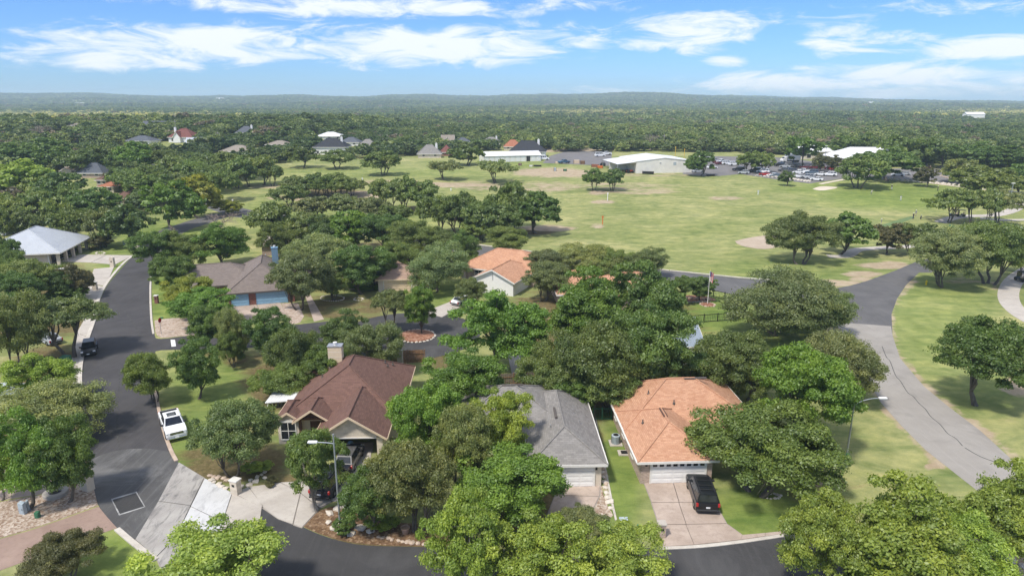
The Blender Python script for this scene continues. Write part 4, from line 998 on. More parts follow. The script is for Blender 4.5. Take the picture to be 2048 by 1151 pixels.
# ---- house with maroon shingles
h1 = empty('house', (-23.4, 59.9, 0), R(1.5), 'stone house with maroon shingle roof and beige chimney', 'house')
# local frame: x 0..11.5, front at small y
roof_block(h1, .2, 11.6, 4.2, 17.2, 2.75, 6.15, 'y', ('hip', 'hip'), M['sh_maroon'], 'trim_cream', M['stone'], insets=(5.2, 5.6))
roof_block(h1, 4.6, 10.9, -.2, 8.5, 2.72, 4.75, 'y', ('gable', 'hip'), M['sh_maroon'], 'trim_cream', M['stone'], walls=False, insets=(3, 2.5))
roof_block(h1, 1.75, 5.0, 2.6, 7.0, 3.0, 4.10, 'y', ('gable', 'hip'), M['sh_maroon'], 'trim_cream', M['stone'], walls=False, ov=.3, insets=(2, 2))
roof_block(h1, -.3, 1.9, 3.1, 7.5, 2.85, 3.62, 'y', ('gable', 'hip'), M['sh_maroon'], 'trim_cream', M['stone'], walls=True, ov=.25, insets=(2, 2))
# garage walls left open at the front: the door is up
wb = MB()
wb.box(4.7, 5.3, 0, .25, 0, 2.62); wb.box(10.2, 10.8, 0, .25, 0, 2.62); wb.box(4.7, 10.8, 0, .25, 2.25, 2.621)
wb.box(4.7, 4.95, .25, 4.2, 0, 2.6); wb.box(10.55, 10.8, .25, 4.2, 0, 2.6)
wb.add([(4.7,0,2.62),(10.8,0,2.62),(7.75,0,4.55),(4.7,.25,2.62),(10.8,.25,2.62),(7.75,.25,4.55)], [(0,1,2),(5,4,3),(0,3,4,1),(1,4,5,2),(2,5,3,0)])
part(wb, 'garage_wall', M['stone'], h1, uv=True)
mb = MB(); mb.box(4.96, 10.54, 4.0, 4.18, 0, 2.5); part(mb, 'garage_shade', M['dark_inside'], h1)  # dark back panel: shade of the open garage put into its colour
mb = MB(); mb.box(5.3, 10.2, -.06, .0, 2.16, 2.28); part(mb, 'door_header', M['trim_white'], h1)
# entry porch: dark wood posts and recess under the middle gable
mb = MB(); mb.box(1.95, 2.2, 2.75, 3.0, 0, 3.0); mb.box(4.35, 4.6, 2.75, 3.0, 0, 3.0); mb.box(1.95, 4.6, 2.75, 2.95, 2.8, 3.05)
mb.add([(1.9,2.9,3.05),(4.7,2.9,3.05),(3.37,2.9,3.92)], [(0,1,2)]); part(mb, 'porch_frame', M['wood_dark'], h1)
mb = MB(); mb.box(2.7, 3.9, 4.12, 4.19, 0, 2.3); part(mb, 'door', M['wood_dark'], h1)
opening(h1, .75, 3.1, .55, 1.45, 1.85, '-y', arch=.22)
opening(h1, 11.6, 11, .9, 1.4, 1.2, '+x')
chimney(h1, 3.6, 13.2, 1.55, 1.0, 3.8, 6.9)
for (x, y, z, hh) in ((2.6, 10.5, 4.2, .35), (9.0, 14.2, 4.4, .3), (9.8, 14.6, 4.0, .3), (9.4, 13.4, 4.3, .3)): pipe(h1, x, y, z, hh, .06, 'trim_dark')
mb = MB(); mb.add([(-3.1,8.0,2.35),(.1,8.0,2.6),(.1,13.2,2.6),(-3.1,13.2,2.35),(-3.1,8.0,2.25),(.1,8.0,2.5),(.1,13.2,2.5),(-3.1,13.2,2.25)], [(0,1,2,3),(7,6,5,4),(0,4,5,1),(1,5,6,2),(2,6,7,3),(3,7,4,0)])
part(mb, 'patio_cover', M['metal_white'], h1, uv=True)
for (x, y) in ((-2.9, 8.2), (-2.9, 13.0)):
    mb = MB(); mb.box(x-.06, x+.06, y-.06, y+.06, 0, 2.27); part(mb, 'post', M['trim_white'], h1)

# ---- house with grey shingles
h2 = empty('house', (1.9, 54.9, 0), R(1.8), 'house with grey shingle roof and white garage door', 'house')
roof_block(h2, 0, 6.2, 0, 14.4, 2.72, 4.45, 'y', ('hip', 'hip'), M['sh_gray'], 'trim_white', M['stucco'])
roof_block(h2, -8.0, 4.2, 5.5, 16.3, 2.70, 5.25, 'x', ('hip', 'hip'), M['sh_gray'], 'trim_white', M['stucco'])
garage_door(h2, 3.05, -.02, 4.9, 2.13, 'door_white')
mb = MB(); mb.box(5.62, 5.80, -.16, -.04, 1.75, 2.05); part(mb, 'wall_lamp', M['black_metal'], h2)
for (x, y, z) in ((4.9, 5.6, 3.3), (4.5, 7.6, 3.6), (1.9, 4.2, 3.6)): pipe(h2, x, y, z, .5, .055)
mb = MB(); mb.box(2.4, 2.62, 5.2, 7.4, 4.28, 4.40); part(mb, 'ridge_vent', M['trim_dark'], h2)
mb = MB(); mb.box(-2.6, -.4, 10.8, 11.0, 5.26, 5.36); part(mb, 'ridge_vent', M['trim_dark'], h2)
opening(h2, 6.2, 8.0, .9, 1.2, 1.2, '+x')
part(MB().box(6.66, 6.74, -.4, 14.8, 2.38, 2.50), 'gutter', M['trim_white'], h2)

# ---- house with orange shingles
h3 = empty('house', (11.75, 55.5, 0), R(3), 'brick house with orange shingle roof and white garage door', 'house')
roof_block(h3, 0, 6.6, 0, 9.5, 2.70, 4.50, 'y', ('hip', 'hip'), M['sh_orange'], 'trim_white', M['brick_tan'])
roof_block(h3, .03, 13.2, 6.0, 16.2, 2.72, 5.55, 'x', ('hip', 'hip'), M['sh_orange'], 'trim_white', M['brick_tan'])
roof_block(h3, 4.4, 9.6, 15.5, 19.6, 2.55, 3.45, 'y', ('hip', 'gable'), M['sh_brown'], 'trim_white', M['brick_tan'], insets=(1.5, 1))
garage_door(h3, 3.45, -.02, 5.0, 2.15, 'door_white', 4, 5, panes=8)
mb = MB(); mb.box(.36, .54, -.16, -.04, 1.85, 2.15); part(mb, 'wall_lamp', M['black_metal'], h3)
for (x, y, z) in ((1.3, 5.2, 3.5), (3.0, 10.0, 4.4), (5.2, 8.2, 4.1)): pipe(h3, x, y, z, .35, .06, 'trim_dark')
mb = MB(); mb.box(3.1, 3.5, 4.4, 6.2, 4.49, 4.58); part(mb, 'ridge_vent', M['sh_brown'], h3)
mb = MB(); mb.box(7.0, 9.4, 10.9, 11.2, 5.5, 5.62); part(mb, 'ridge_vent', M['trim_dark'], h3)
for y_ in (3.5, 7.5, 11.5): opening(h3, 0, y_, .9, 1.1, 1.2, '-x')
part(MB().box(-.56, -.46, -.4, 16.6, 2.30, 2.42), 'gutter', M['trim_white'], h3)

# ---- house with blue garage doors
p4 = U(449, 584, 2.7)
h4 = empty('house', (p4.x+.45, p4.y+.3, 0), R(17.5), 'house with taupe shingle roof, blue garage doors and blue chimney', 'house')
roof_block(h4, 0, 10.6, 0, 17.5, 2.7, 6.0, 'y', ('hip', 'hip'), M['sh_taupe'], 'trim_dark', M['brick_red'])
roof_block(h4, -6.5, 5.0, 6.0, 16.5, 2.68, 5.2, 'x', ('gable', 'hip'), M['sh_taupe'], 'trim_dark', M['brick_red'])
roof_block(h4, 6, 15.5, 8.5, 18.5, 2.66, 5.3, 'x', ('hip', 'hip'), M['sh_taupe'], 'trim_dark', M['brick_red'])
mb = MB(); mb.box(-.02, 10.6, -.05, .0, 2.16, 2.58); part(mb, 'blue_band', M['siding_blue'], h4)
garage_door(h4, 1.75, -.03, 2.6, 2.1, 'door_blue', 4, 2); garage_door(h4, 6.9, -.03, 4.9, 2.1, 'door_blue', 4, 4)
chimney(h4, 7.6, 11.5, 1.1, .9, 4.0, 7.4, 'chimney_blue', 'siding_blue', 'siding_blue')
pipe(h4, 7.2, 5.0, 4.6, .8); pipe(h4, 5.9, 13, 5.8, .25)

# ---- pillared house with pale roof
q1, q2 = U(120, 503, 3.0), U(182, 471, 3.0)
rz5 = math.atan2(q2.y-q1.y, q2.x-q1.x)
h5 = empty('house', (q1.x, q1.y, 0), rz5 - R(90) + R(90), 'cream house with pale grey roof and a pillared porch', 'house')
ln5 = (q2-q1).length
# local x runs along the porch eave, y into the house
roof_block(h5, .6, ln5-.4, .6, 17, 3.0, 6.6, 'x', ('hip', 'hip'), M['metal_gray'], 'trim_white', M['stucco'], ov=.6, walls=False, insets=(8.5, 5.5), fascia=True)
mb = MB(); mb.box(1.0, ln5-.8, 2.6, 16.6, 0, 2.85); part(mb, 'wall', M['stucco'], h5, uv=True)
for k in range(5):
    mb = MB(); x_ = .9 + k*(ln5-2.0)/4
    mb.box(x_-.28, x_+.28, .65, 1.2, 0, 2.75); part(mb, 'pillar', M['stucco'], h5)
    if k < 4: opening(h5, x_ + (ln5-2.0)/8, 2.6, .2, 2.0, 2.0, '-y', ('trim_dark', 'glass'), 2, 1)
mb = MB(); mb.box(.9, 1.25, 2.6, 2.9, 0, 2.7); part(mb, 'corner_pier', M['trim_white'], h5)
part(MB().box(-2.2, .4, 8.5, 11.5, 0, 1.6), 'fence_panel', M['wood'], h5)

# ---- orange roof with white gable
g6 = U(984, 541, 4.4)
h6 = empty('house', (g6.x, g6.y, 0), R(-24), 'orange roofed bungalow with a white gable end', 'house')
roof_block(h6, -4.0, 4.0, .3, 12, 2.75, 4.6, 'y', ('gable', 'hip'), M['sh_orange'], 'trim_white', M['siding_white'])
roof_block(h6, -10.5, 6.0, 7.5, 18.5, 2.72, 5.5, 'x', ('hip', 'hip'), M['sh_orange'], 'trim_white', M['brick_tan'])
part(MB().box(-.05, .05, .22, .30, 2.6, 4.3), 'downpipe', M['galv'], h6)
opening(h6, -6.5, 7.5, .8, 1.5, 1.3, '-y'); part(MB().box(-9.6, -9.0, 6.4, 7.0, 0, 2.6), 'porch_pier', M['brick_tan'], h6)

# ---- beige bungalow behind the round dead end
h7 = empty('house', tuple(P(690, 582)), R(6), 'beige bungalow with pinkish roof behind the oaks', 'house')
roof_block(h7, 0, 13, 1.0, 11, 2.7, 5.0, 'x', ('hip', 'hip'), M['sh_pink'], 'trim_cream', M['brick_tan'])
roof_block(h7, 6.2, 13.2, -1.4, 6, 2.68, 4.4, 'y', ('hip', 'hip'), M['sh_pink'], 'trim_cream', M['stucco'])
garage_door(h7, 9.7, -1.42, 4.9, 2.1, 'trim_cream'); opening(h7, 2.5, 1.0, .6, 1.6, 1.5, '-y'); opening(h7, 4.9, 1.0, .6, 1.0, 1.5, '-y', cols=1)

# ---- orange roof by the flag lawn
p8 = U(1361, 594, 2.6)
h8 = empty('house', (p8.x-13.6, p8.y+.4, 0), R(4), 'orange shingle roofed house beside the flag lawn', 'house')
roof_block(h8, 0, 13.2, 0, 10.5, 2.7, 5.3, 'x', ('hip', 'hip'), M['sh_orange'], 'trim_white', M['brick_tan'])
roof_block(h8, -6, 2, 2.5, 13, 2.68, 5.0, 'y', ('hip', 'hip'), M['sh_orange'], 'trim_white', M['brick_tan'])
opening(h8, 11, 0, .8, 1.4, 1.3, '-y'); part(MB().box(12.2, 13.4, -.8, .1, 0, .25), 'doorstep', M['concrete'], h8)

# ---- house with blue grey metal roof behind the back yards
h9 = empty('house', (9.5, 84, 0), R(2), 'house with blue grey metal roof hidden among trees', 'house')
roof_block(h9, 0, 15.5, 0, 10, 2.9, 4.9, 'x', ('gable', 'gable'), M['metal_blue'], 'trim_white', M['siding_white'])
opening(h9, 11.5, 0, .9, 1.4, 1.3, '-y'); opening(h9, 4.0, 0, .9, 1.4, 1.3, '-y')
part(MB().box(13.0, 15.0, -.5, -.02, 0, 2.2), 'shed_wall', M['siding_white'], h9)

# ---- tan roof behind the blue chimney house
h10 = empty('house', tuple(P(525, 512)), R(12), 'tan shingle roofed house behind the blue chimney house', 'house')
roof_block(h10, 0, 12, 0, 11, 2.7, 5.6, 'y', ('hip', 'hip'), M['sh_tan'], 'trim_white', M['brick_tan'])
pipe(h10, 7, 5, 4.6, .4); opening(h10, 3, 0, .8, 1.4, 1.3, '-y')

# ---- far street houses: (left px, right px, base px row, eave px row, ridge px row, roof, wall, label, extras)
FARH = [
 (284,336,260,252,242,'sh_slate','siding_white','two storey white house with long slate roof and dormers','d'),
 (337,386,285,273,257,'sh_red','siding_white','house with dark red roof, white front gable and white chimney','gc'),
 (373,404,293,286,275,'metal_gray','siding_white','small house with pale blue grey roof and white end wall','g'),
 (440,500,312,302,290,'sh_tan','brick_tan','low house with a broad tan hip roof','h'),
 (472,506,272,264,252,'sh_slate','siding_beige','grey roofed house with two pale chimneys','c'),
 (64,96,258,253,243,'sh_slate','siding_white','grey roofed house near the pale clearing','h'),
 (136,164,263,255,247,'sh_tan','siding_white','white house by a leafless tree in the far woods','g'),
 (184,210,286,278,269,'sh_tan','siding_beige','beige gabled house among far street oaks','g'),
 (250,302,290,281,271,'sh_slate','siding_white','white house with slate roof behind the tall vivid tree','h'),
 (158,206,356,345,322,'sh_slate','brick_tan','slate blue roofed house beside two white vans','h'),
 (126,152,352,346,334,'sh_tan','stucco','small tan roofed house with a pointed gable','g'),
 (194,214,372,365,350,'sh_brown','brick_tan','brown roofed house beyond the slate roof','h'),
 (200,228,386,379,364,'sh_terracotta','stucco','small terracotta roofed house in the wooded gardens','h'),
 (230,278,410,402,375,'sh_brown','brick_tan','brown hip roofed house in the wooded gardens','h'),
 (98,130,424,416,399,'sh_slate','brick_tan','slate roofed house in the wooded gardens','h'),
 (634,684,280,274,264,'metal_white','siding_white','house with bright white roof beyond the field','h'),
 (532,578,298,292,281,'sh_tan','stucco','cream hip roofed house beyond the field','h'),
 (628,692,310,293,276,'sh_dark','siding_white','tall white house with dark roof at the field edge','w'),
 (680,718,292,286,274,'sh_slate','siding_white','slate roofed house behind the dark roofed white house','h'),
 (716,752,300,292,278,'sh_gray','siding_white','grey roofed house with pale walls by the field oak','h'),
 (836,882,316,306,287,'sh_gray','stucco','house with steep grey roof and row of tall windows','w'),
 (880,902,312,303,285,'sh_red','brick_red','red brick house at the field edge','w'),
 (884,908,288,280,268,'sh_tan','siding_beige','tan house with pointed roof behind the brick house','g'),
 (912,940,290,284,275,'sh_slate','siding_white','small slate roofed house behind the round green tree','h'),
 (966,1000,290,284,274,'sh_gray','siding_white','grey roofed house behind the storage sheds','c'),
 (1008,1042,300,292,276,'sh_terracotta','stucco','terracotta roofed house beside the black hip roof','h'),
 (1022,1048,270,264,253,'sh_terracotta','brick_red','reddish roofed house in the far woods','h'),
 (1116,1128,264,260,255,'sh_terracotta','stucco','tiny terracotta roof deep in the woods','h'),
 (1018,1090,314,302,281,'sh_dark','siding_white','white house with black hip roof and white chimney','c'),
 (0,12,470,452,446,'sh_tan','siding_white','white walled house partly behind garden oaks','h'),
]
FOOT = []
for i, (xl, xr, by, ey, ry, rm, wm, lab, ex) in enumerate(FARH):
    p = P((xl+xr)/2, by); Z = depth(p); w = (xr-xl)*Z/FPX
    he = min(6.5, max(2.4, ztop(p, ey))); d_ = max(7.0, min(12, w*.75))
    mid = Vector((p.x, p.y + d_*.5, p.z)); hr = max(he+1.2, ztop(mid, ry)); hr = min(hr, he + d_*.45)
    hs = empty('far_house', tuple(p), R(random.Random(i).uniform(-6, 6)), lab, 'house')
    ends = ('gable', 'gable') if ex in 'gd' else ('hip', 'hip')
    roof_block(hs, -w/2, w/2, 0, d_, he, hr, 'x', ends, M[rm], 'trim_white', M[wm], ov=.5)
    if ex in ('g', 'gc'):
        roof_block(hs, -w*.12-1.5, -w*.12+2.5, -1.8, d_*.45, he-.05, he+(hr-he)*.62, 'y', ('gable', 'hip'), M[rm], 'trim_white', M[wm], ov=.4, insets=(1, 1))
    if ex in ('c', 'gc', 'w') and w > 9: chimney(hs, -w*.4 if ex == 'gc' else w*.3, d_*.55, 1.1, .9, he, hr+.5, 'siding_white', 'trim_white')
    if ex == 'd':
        for k in range(3):
            opening(hs, -w*.15+k*1.5, d_*.14, he+.35, 1.0, .8, '-y', cols=1, rows=1)
    n_w = max(2, int(w/4))
    for k in range(n_w): opening(hs, -w/2 + w*(k+.5)/n_w, 0, .9, 1.2, 1.3, '-y', cols=1)
    if he > 4.4:
        for k in range(n_w): opening(hs, -w/2 + w*(k+.5)/n_w, 0, 3.6, 1.2, 1.3, '-y', cols=1)
    FOOT.append((p.x, p.y+d_*.5, w*.5+3, d_*.5+3))

# ---- storage sheds: long white building with a row of doors
pA, pB = P(968, 325), P(1082, 322)
sl_ = (pB-pA).length
s1 = empty('storage_building', tuple(pA), math.atan2(pB.y-pA.y, pB.x-pA.x), 'long white storage building with a row of roller doors', 'storage shed')
roof_block(s1, 0, sl_, 0, 9, 3.0, 4.6, 'x', ('gable', 'gable'), M['metal_white'], 'trim_white', M['metal_wall'], ov=.25)
nd = 11
for k in range(nd):
    part(MB().box(sl_*(k+.14)/nd, sl_*(k+.86)/nd, -.05, -.01, .05, 2.5), 'roller_door', M['door_white'] if k != 8 else M['dark_inside'], s1)  # the dark one stands for an open bay, its shade painted in
# ---- metal workshop
pA, pB = P(1272, 347), P(1374, 345)
s2 = empty('workshop', tuple(pA), math.atan2(pB.y-pA.y, pB.x-pA.x), 'cream metal workshop with white roof and lean-to', 'workshop')
wl_ = (pB-pA).length
roof_block(s2, 0, wl_+2, 0, 24, 5.0, 6.3, 'y', ('gable', 'gable'), M['metal_white'], 'trim_white', M['metal_wall'], ov=.15)
mb = MB(); mb.add([(-8,0,3.9),(-.2,0,4.7),(-.2,23,4.7),(-8,23,3.9),(-8,0,3.78),(-.2,0,4.58),(-.2,23,4.58),(-8,23,3.78)], [(0,1,2,3),(7,6,5,4),(0,4,5,1),(1,5,6,2),(2,6,7,3),(3,7,4,0)]); part(mb, 'lean_to_roof', M['metal_white'], s2, uv=True)
for y_ in (.2, 11.5, 22.8): part(MB().box(-7.9, -7.7, y_-.1, y_+.1, 0, 3.8), 'post', M['galv'], s2)
part(MB().box(-7.8, -.3, 12.6, 12.9, 0, 3.8), 'lean_to_wall', M['metal_wall'], s2, uv=True)
part(MB().box(wl_*.72, wl_*.72+1.2, -.06, -.01, 3.2, 4.4), 'louvre', M['meter_grey'], s2)
part(MB().box(wl_*.45, wl_*.45+.7, -.1, -.01, 3.9, 4.3), 'light_fitting', M['galv'], s2)
# ---- clubhouse and pavilion
pA = P(1688, 330)
s3 = empty('clubhouse', tuple(pA), R(-4), 'clubhouse with a broad bright white metal roof', 'clubhouse')
roof_block(s3, -3, 24, 0, 17, 3.6, 7.4, 'x', ('hip', 'gable'), M['metal_white'], 'trim_white', M['stucco'], ov=1.0, insets=(9, 3))
for k in range(4): opening(s3, 1+k*5.0, 0, .8, 2.0, 1.6, '-y', ('trim_dark', 'glass'))
part(MB().box(-4, -3.2, -3, .2, 0, 2.6), 'stone_pier', M['stone'], s3)
pA = P(1614, 320)
s4 = empty('pavilion', tuple(pA), R(6), 'cream pavilion with white hip roof beside the clubhouse', 'clubhouse')
roof_block(s4, 0, 16, 4, 17, 4.2, 7.4, 'x', ('hip', 'hip'), M['metal_white'], 'trim_white', M['stucco'], ov=.9)
for k in range(3): opening(s4, 3+k*5.0, 4, .8, 1.8, 1.6, '-y', ('trim_dark', 'glass'))
# ---- tiny far buildings on the wooded plain
for (x, y, w_, lab) in ((155,201,26,'tiny white farm buildings far out on the wooded plain'),(440,202,16,'tiny white barn on the distant plain'),(722,200,12,'small pale roof on the distant wooded slope'),(1742,206,10,'lone white shed on the distant ridge'),(1950,238,36,'pale industrial sheds beyond the distant woods')):
    p = P(x, y+4); w2 = w_*depth(p)/FPX
    b_ = empty('far_building', (p.x, p.y, p.z+3), 0, lab, 'building')
    roof_block(b_, -w2/2, w2/2, 0, w2*.4, 7, 10, 'x', ('gable', 'gable'), M['metal_white'], 'trim_white', M['siding_white'], ov=.5)
    part(MB().box(-w2/2, w2/2, 0.2, w2*.4-.2, -6, .05), 'plinth', M['siding_white'], b_)
    FOOT.append((p.x, p.y+w2*.2, w2*.5+2, w2*.2+2))
p = P(212, 203); b_ = empty('far_tower', (p.x, p.y, p.z), 0, 'grey stepped tower block on the distant plain', 'building')
for (a, z0, z1) in ((38, 0, 16), (26, 16, 24), (12, 24, 33)): part(MB().box(-a/2, a/2, -a/3, a/3, z0, z1), 'storey_block', M['stone_grey'], b_)
for k in range(3): part(MB().box(-16, 16, -13.4, -12.7, 4+k*4, 5.5+k*4), 'window_band', M['glass'], b_)
FOOT.append((p.x, p.y, 22, 16))
FOOT += [(float(h5.location.x)-4, float(h5.location.y)+10, 16, 14), (float(h10.location.x)+6, float(h10.location.y)+5, 9, 8), (pA.x+10, pA.y+8, 16, 14), (float(s3.location.x)+10, float(s3.location.y)+8, 20, 14), (float(s1.location.x)+14, float(s1.location.y)+5, 20, 10), (float(s2.location.x)+8, float(s2.location.y)+8, 24, 14)]
# ================================================================== VEHICLES
def hull(prof, w, inset=.06, curve=.05):
    """a side profile (x, z) carried across the width with rounded flanks"""
    n = len(prof); cx_ = sum(p[0] for p in prof)/n; cz_ = sum(p[1] for p in prof)/n
    mb = MB(); vs = []
    sl = [(-w, 1-inset), (-w+.05, 1-inset*.35), (-w+.16, 1), (0, 1+curve*.2), (w-.16, 1), (w-.05, 1-inset*.35), (w, 1-inset)]
    for (y, k) in sl:
        for (x, z) in prof: vs.append((cx_+(x-cx_)*k, y, cz_+(z-cz_)*k))
    fs = []
    for s in range(len(sl)-1):
        for i in range(n):
            j = (i+1) % n; fs.append((s*n+i, s*n+j, (s+1)*n+j, (s+1)*n+i))
    fs.append(tuple(range(n-1, -1, -1))); fs.append(tuple((len(sl)-1)*n+i for i in range(n)))
    return mb.add(vs, fs)
def fixn(o):
    b = bmesh.new(); b.from_mesh(o.data); bmesh.ops.recalc_face_normals(b, faces=b.faces[:]); b.to_mesh(o.data); b.free(); return o
def cabin(stations, w0, w1):
    """glasshouse: (x bottom, x top) at rear and front, belt height, roof height; sides lean in"""
    xb0, xt0, xt1, xb1, zb, zt = stations
    mb = MB()
    v = [(xb0,-w0,zb),(xb1,-w0,zb),(xb1,w0,zb),(xb0,w0,zb),(xt0,-w1,zt),(xt1,-w1,zt),(xt1,w1,zt),(xt0,w1,zt)]
    mb.add(v, [(3,2,1,0),(4,5,6,7),(0,1,5,4),(1,2,6,5),(2,3,7,6),(3,0,4,7)])
    return mb
def quad_on(v, a, b, c, d, off, inset=(.06,.06,.08,.06)):
    """an inset panel slightly proud of quad a b c d: insets left, right, bottom, top as fractions"""
    A, B, C, D = [Vector(v[i]) for i in (a, b, c, d)]
    n = (B-A).cross(D-A).normalized()
    P_ = lambda s, t: (A*(1-s)+B*s)*(1-t) + (D*(1-s)+C*s)*t + n*off
    l, r_, bo, to = inset
    q = [P_(l, bo), P_(1-r_, bo), P_(1-r_, 1-to), P_(l, 1-to)]
    q2 = [x - n*(off+.01) for x in q]
    return MB().add(q+q2, [(0,1,2,3),(0,4,5,1),(1,5,6,2),(2,6,7,3),(3,7,4,0)])
KIND = {
 'suv':   dict(L=5.2, w=1.0, prof=[(-2.6,.45),(-2.62,.75),(-2.58,1.15),(-2.4,1.20),(1.0,1.20),(1.35,1.16),(2.35,1.02),(2.56,.88),(2.6,.6),(2.55,.40),(-2.5,.36)], cab=(-2.5,-2.32,.55,1.25,1.18,1.88), wb=(-1.62,1.55), r=.40, rails=1, split=(.38,.70)),
 'cross': dict(L=4.5, w=.91, prof=[(-2.2,.42),(-2.25,.75),(-2.18,1.02),(-2.0,1.06),(.85,1.05),(1.15,1.0),(2.0,.88),(2.2,.75),(2.25,.5),(2.18,.34),(-2.12,.34)], cab=(-2.08,-1.55,.35,1.1,1.03,1.63), wb=(-1.35,1.38), r=.35, rails=0, split=(.4,.72)),
 'car':   dict(L=4.7, w=.90, prof=[(-2.3,.40),(-2.36,.66),(-2.28,.90),(-1.6,.95),(.8,.92),(1.2,.90),(2.1,.76),(2.3,.62),(2.35,.42),(2.28,.28),(-2.22,.28)], cab=(-1.85,-1.15,.25,1.15,.92,1.42), wb=(-1.40,1.42), r=.33, rails=0, split=(.38,.68)),
 'pickup':dict(L=6.0, w=1.0, prof=[(-3.0,.62),(-3.02,.9),(-3.0,1.22),(-1.05,1.22),(-1.0,1.26),(1.2,1.26),(1.5,1.25),(2.7,1.18),(2.92,1.05),(2.96,.72),(2.9,.50),(-2.9,.50)], cab=(-1.0,-.75,.75,1.45,1.24,1.93), wb=(-1.85,1.85), r=.44, rails=0, split=(.44,.74)),
 'van':   dict(L=5.6, w=1.0, prof=[(-2.8,.42),(-2.82,.9),(-2.8,1.3),(1.4,1.3),(1.7,1.22),(2.5,1.02),(2.75,.8),(2.8,.5),(2.7,.36),(-2.7,.36)], cab=(-2.78,-2.7,1.0,1.7,1.28,2.25), wb=(-1.75,1.75), r=.36, rails=0, split=(.5,.75)),
}
def make_vehicle(kind, name, colour, label, group=None, detail=True, cat='car', rimm='rim'):
    K = KIND[kind]; w = K['w']
    root = empty(name, (0,0,0), 0, label, cat, group)
    body = fixn(hull(K['prof'], w).build('body', M['car_paint'], root, smooth=False)); body.color = (*colour, 1)
    cb = cabin(K['cab'], w*.93, w*.74)
    co = cb.build('cabin', M['car_paint'], root); co.color = (*colour, 1); v = cb.v
    sp_ = K['split']
    quad_on(v, 1, 2, 6, 5, .012, (.05,.05,.06,.08)).build('windscreen', M['glass'], root)
    quad_on(v, 3, 0, 4, 7, .012, (.07,.07,.14,.12)).build('rear_window', M['glass'], root)
    if kind == 'pickup': spl = [(.04,1-.50),(.52,.05)]
    else: spl = [(.04,1-sp_[0]+.015),(sp_[0]+.015,1-sp_[1]+.015),(sp_[1]+.015,.06)]
    for (l, r_) in spl:
        quad_on(v, 0, 1, 5, 4, .012, (l, r_, .08, .12)).build('side_window', M['glass'], root)
        quad_on(v, 2, 3, 7, 6, .012, (r_, l, .08, .12)).build('side_window', M['glass'], root)
    for xw in K['wb']:
        for sy in (-1, 1):
            r = K['r']; wh = empty('wheel', (xw, sy*(w-.10), r), 0); wh.parent = root; wh.rotation_euler = (R(90), 0, 0)
            mb = MB(); mb.lathe([(r*.62,-.12),(r*.94,-.12),(r,-.08),(r,.08),(r*.94,.12),(r*.62,.12)], 16); mb.build('tyre', M['tyre'], wh, smooth=False)
            mb = MB(); mb.lathe([(r*.2,-.125),(r*.62,-.115),(r*.62,.115),(r*.2,.125)], 10); mb.build('rim', M[rimm], wh)
    # dark wheel arches
    for xw in K['wb']:
        for sy in (-1, 1):
            mb = MB(); r = K['r']*1.18; pts = [(xw + r*math.cos(t), K['r'] + r*math.sin(t)) for t in np.linspace(-.25, math.pi+.25, 12)]
            vs = [(x, sy*(w+.004), z) for x, z in pts] + [(x, sy*(w-.05), z) for x, z in pts]
            mb.add(vs, [tuple(range(12)), tuple(range(23, 11, -1))] + [(i, i+1, i+13, i+12) for i in range(11)]); mb.build('wheel_arch', M['plastic_black'], root)
    if not detail: return root
    xf = max(p[0] for p in K['prof']); xr = min(p[0] for p in K['prof']); zb = K['cab'][4]
    zf = .80 if kind in ('suv', 'cross') else .98 if kind == 'pickup' else .68
    for sy in (-1, 1):
        MB().bevbox(xf-.22, xf-.03, sy*(w-.2)-.17, sy*(w-.2)+.17, zf-.09, zf+.10, .03).build('headlight', M['lamp_clear'], root)
        MB().bevbox(xr-.01, xr+.14, sy*(w-.10)-.09, sy*(w-.10)+.09, zb-.34, zb-.02, .02).build('taillight', M['lamp_red'], root)
        MB().bevbox(K['cab'][3]-.42, K['cab'][3]-.26, sy*(w+.09)-.12, sy*(w+.09)+.12, zb, zb+.19, .03).build('mirror', M['plastic_black'], root)
        for xh in (-.35, .65): MB().box(xh-.1, xh+.1, sy*(w+.005)-.012, sy*(w+.005)+.012, zb-.22, zb-.18).build('handle', M['chrome'], root)
    MB().bevbox(xf-.12, xf+.01, -w*.62, w*.62, zf-.16, zf+.10, .03).build('grille', M['plastic_black'], root)
    MB().bevbox(xf-.25, xf+.06, -w*.93, w*.93, .36, .56, .05).build('front_bumper', M['chrome'] if kind == 'pickup' else M['plastic_black'], root)
    MB().bevbox(xr-.07, xr+.22, -w*.93, w*.93, .40, .60, .05).build('rear_bumper', M['chrome'] if kind == 'pickup' else M['plastic_black'], root)
    MB().box(xr-.035, xr+.02, -.17, .17, .72, .86).build('licence_plate', M['plate'], root)
    MB().box(xf-.0, xf+.075, -.17, .17, .46, .58).build('licence_plate', M['plate'], root)
    if K['rails']:
        for sy in (-1, 1): MB().box(-2.1, .4, sy*w*.62-.025, sy*w*.62+.025, 1.90, 1.96).build('roof_rail', M['plastic_black'], root)
        for xx in (-1.7, -1.0, -.2): MB().box(xx-.03, xx+.03, -w*.6, w*.6, 1.93, 1.97).build('cross_bar', M['plastic_black'], root)
    if kind == 'pickup':
        MB().box(-2.88, -1.12, -.82, .82, 1.205, 1.262).build('bed_cover', M['plastic_black'], root)
        quad_on(v, 4, 5, 6, 7, .012, (.24,.12,.2,.2)).build('sunroof', M['glass'], root)
        for k in range(3): MB().box(xf+.005, xf+.02, -.6, .6, zf-.1+k*.07, zf-.07+k*.07).build('grille_bar', M['chrome'], root)
    return root
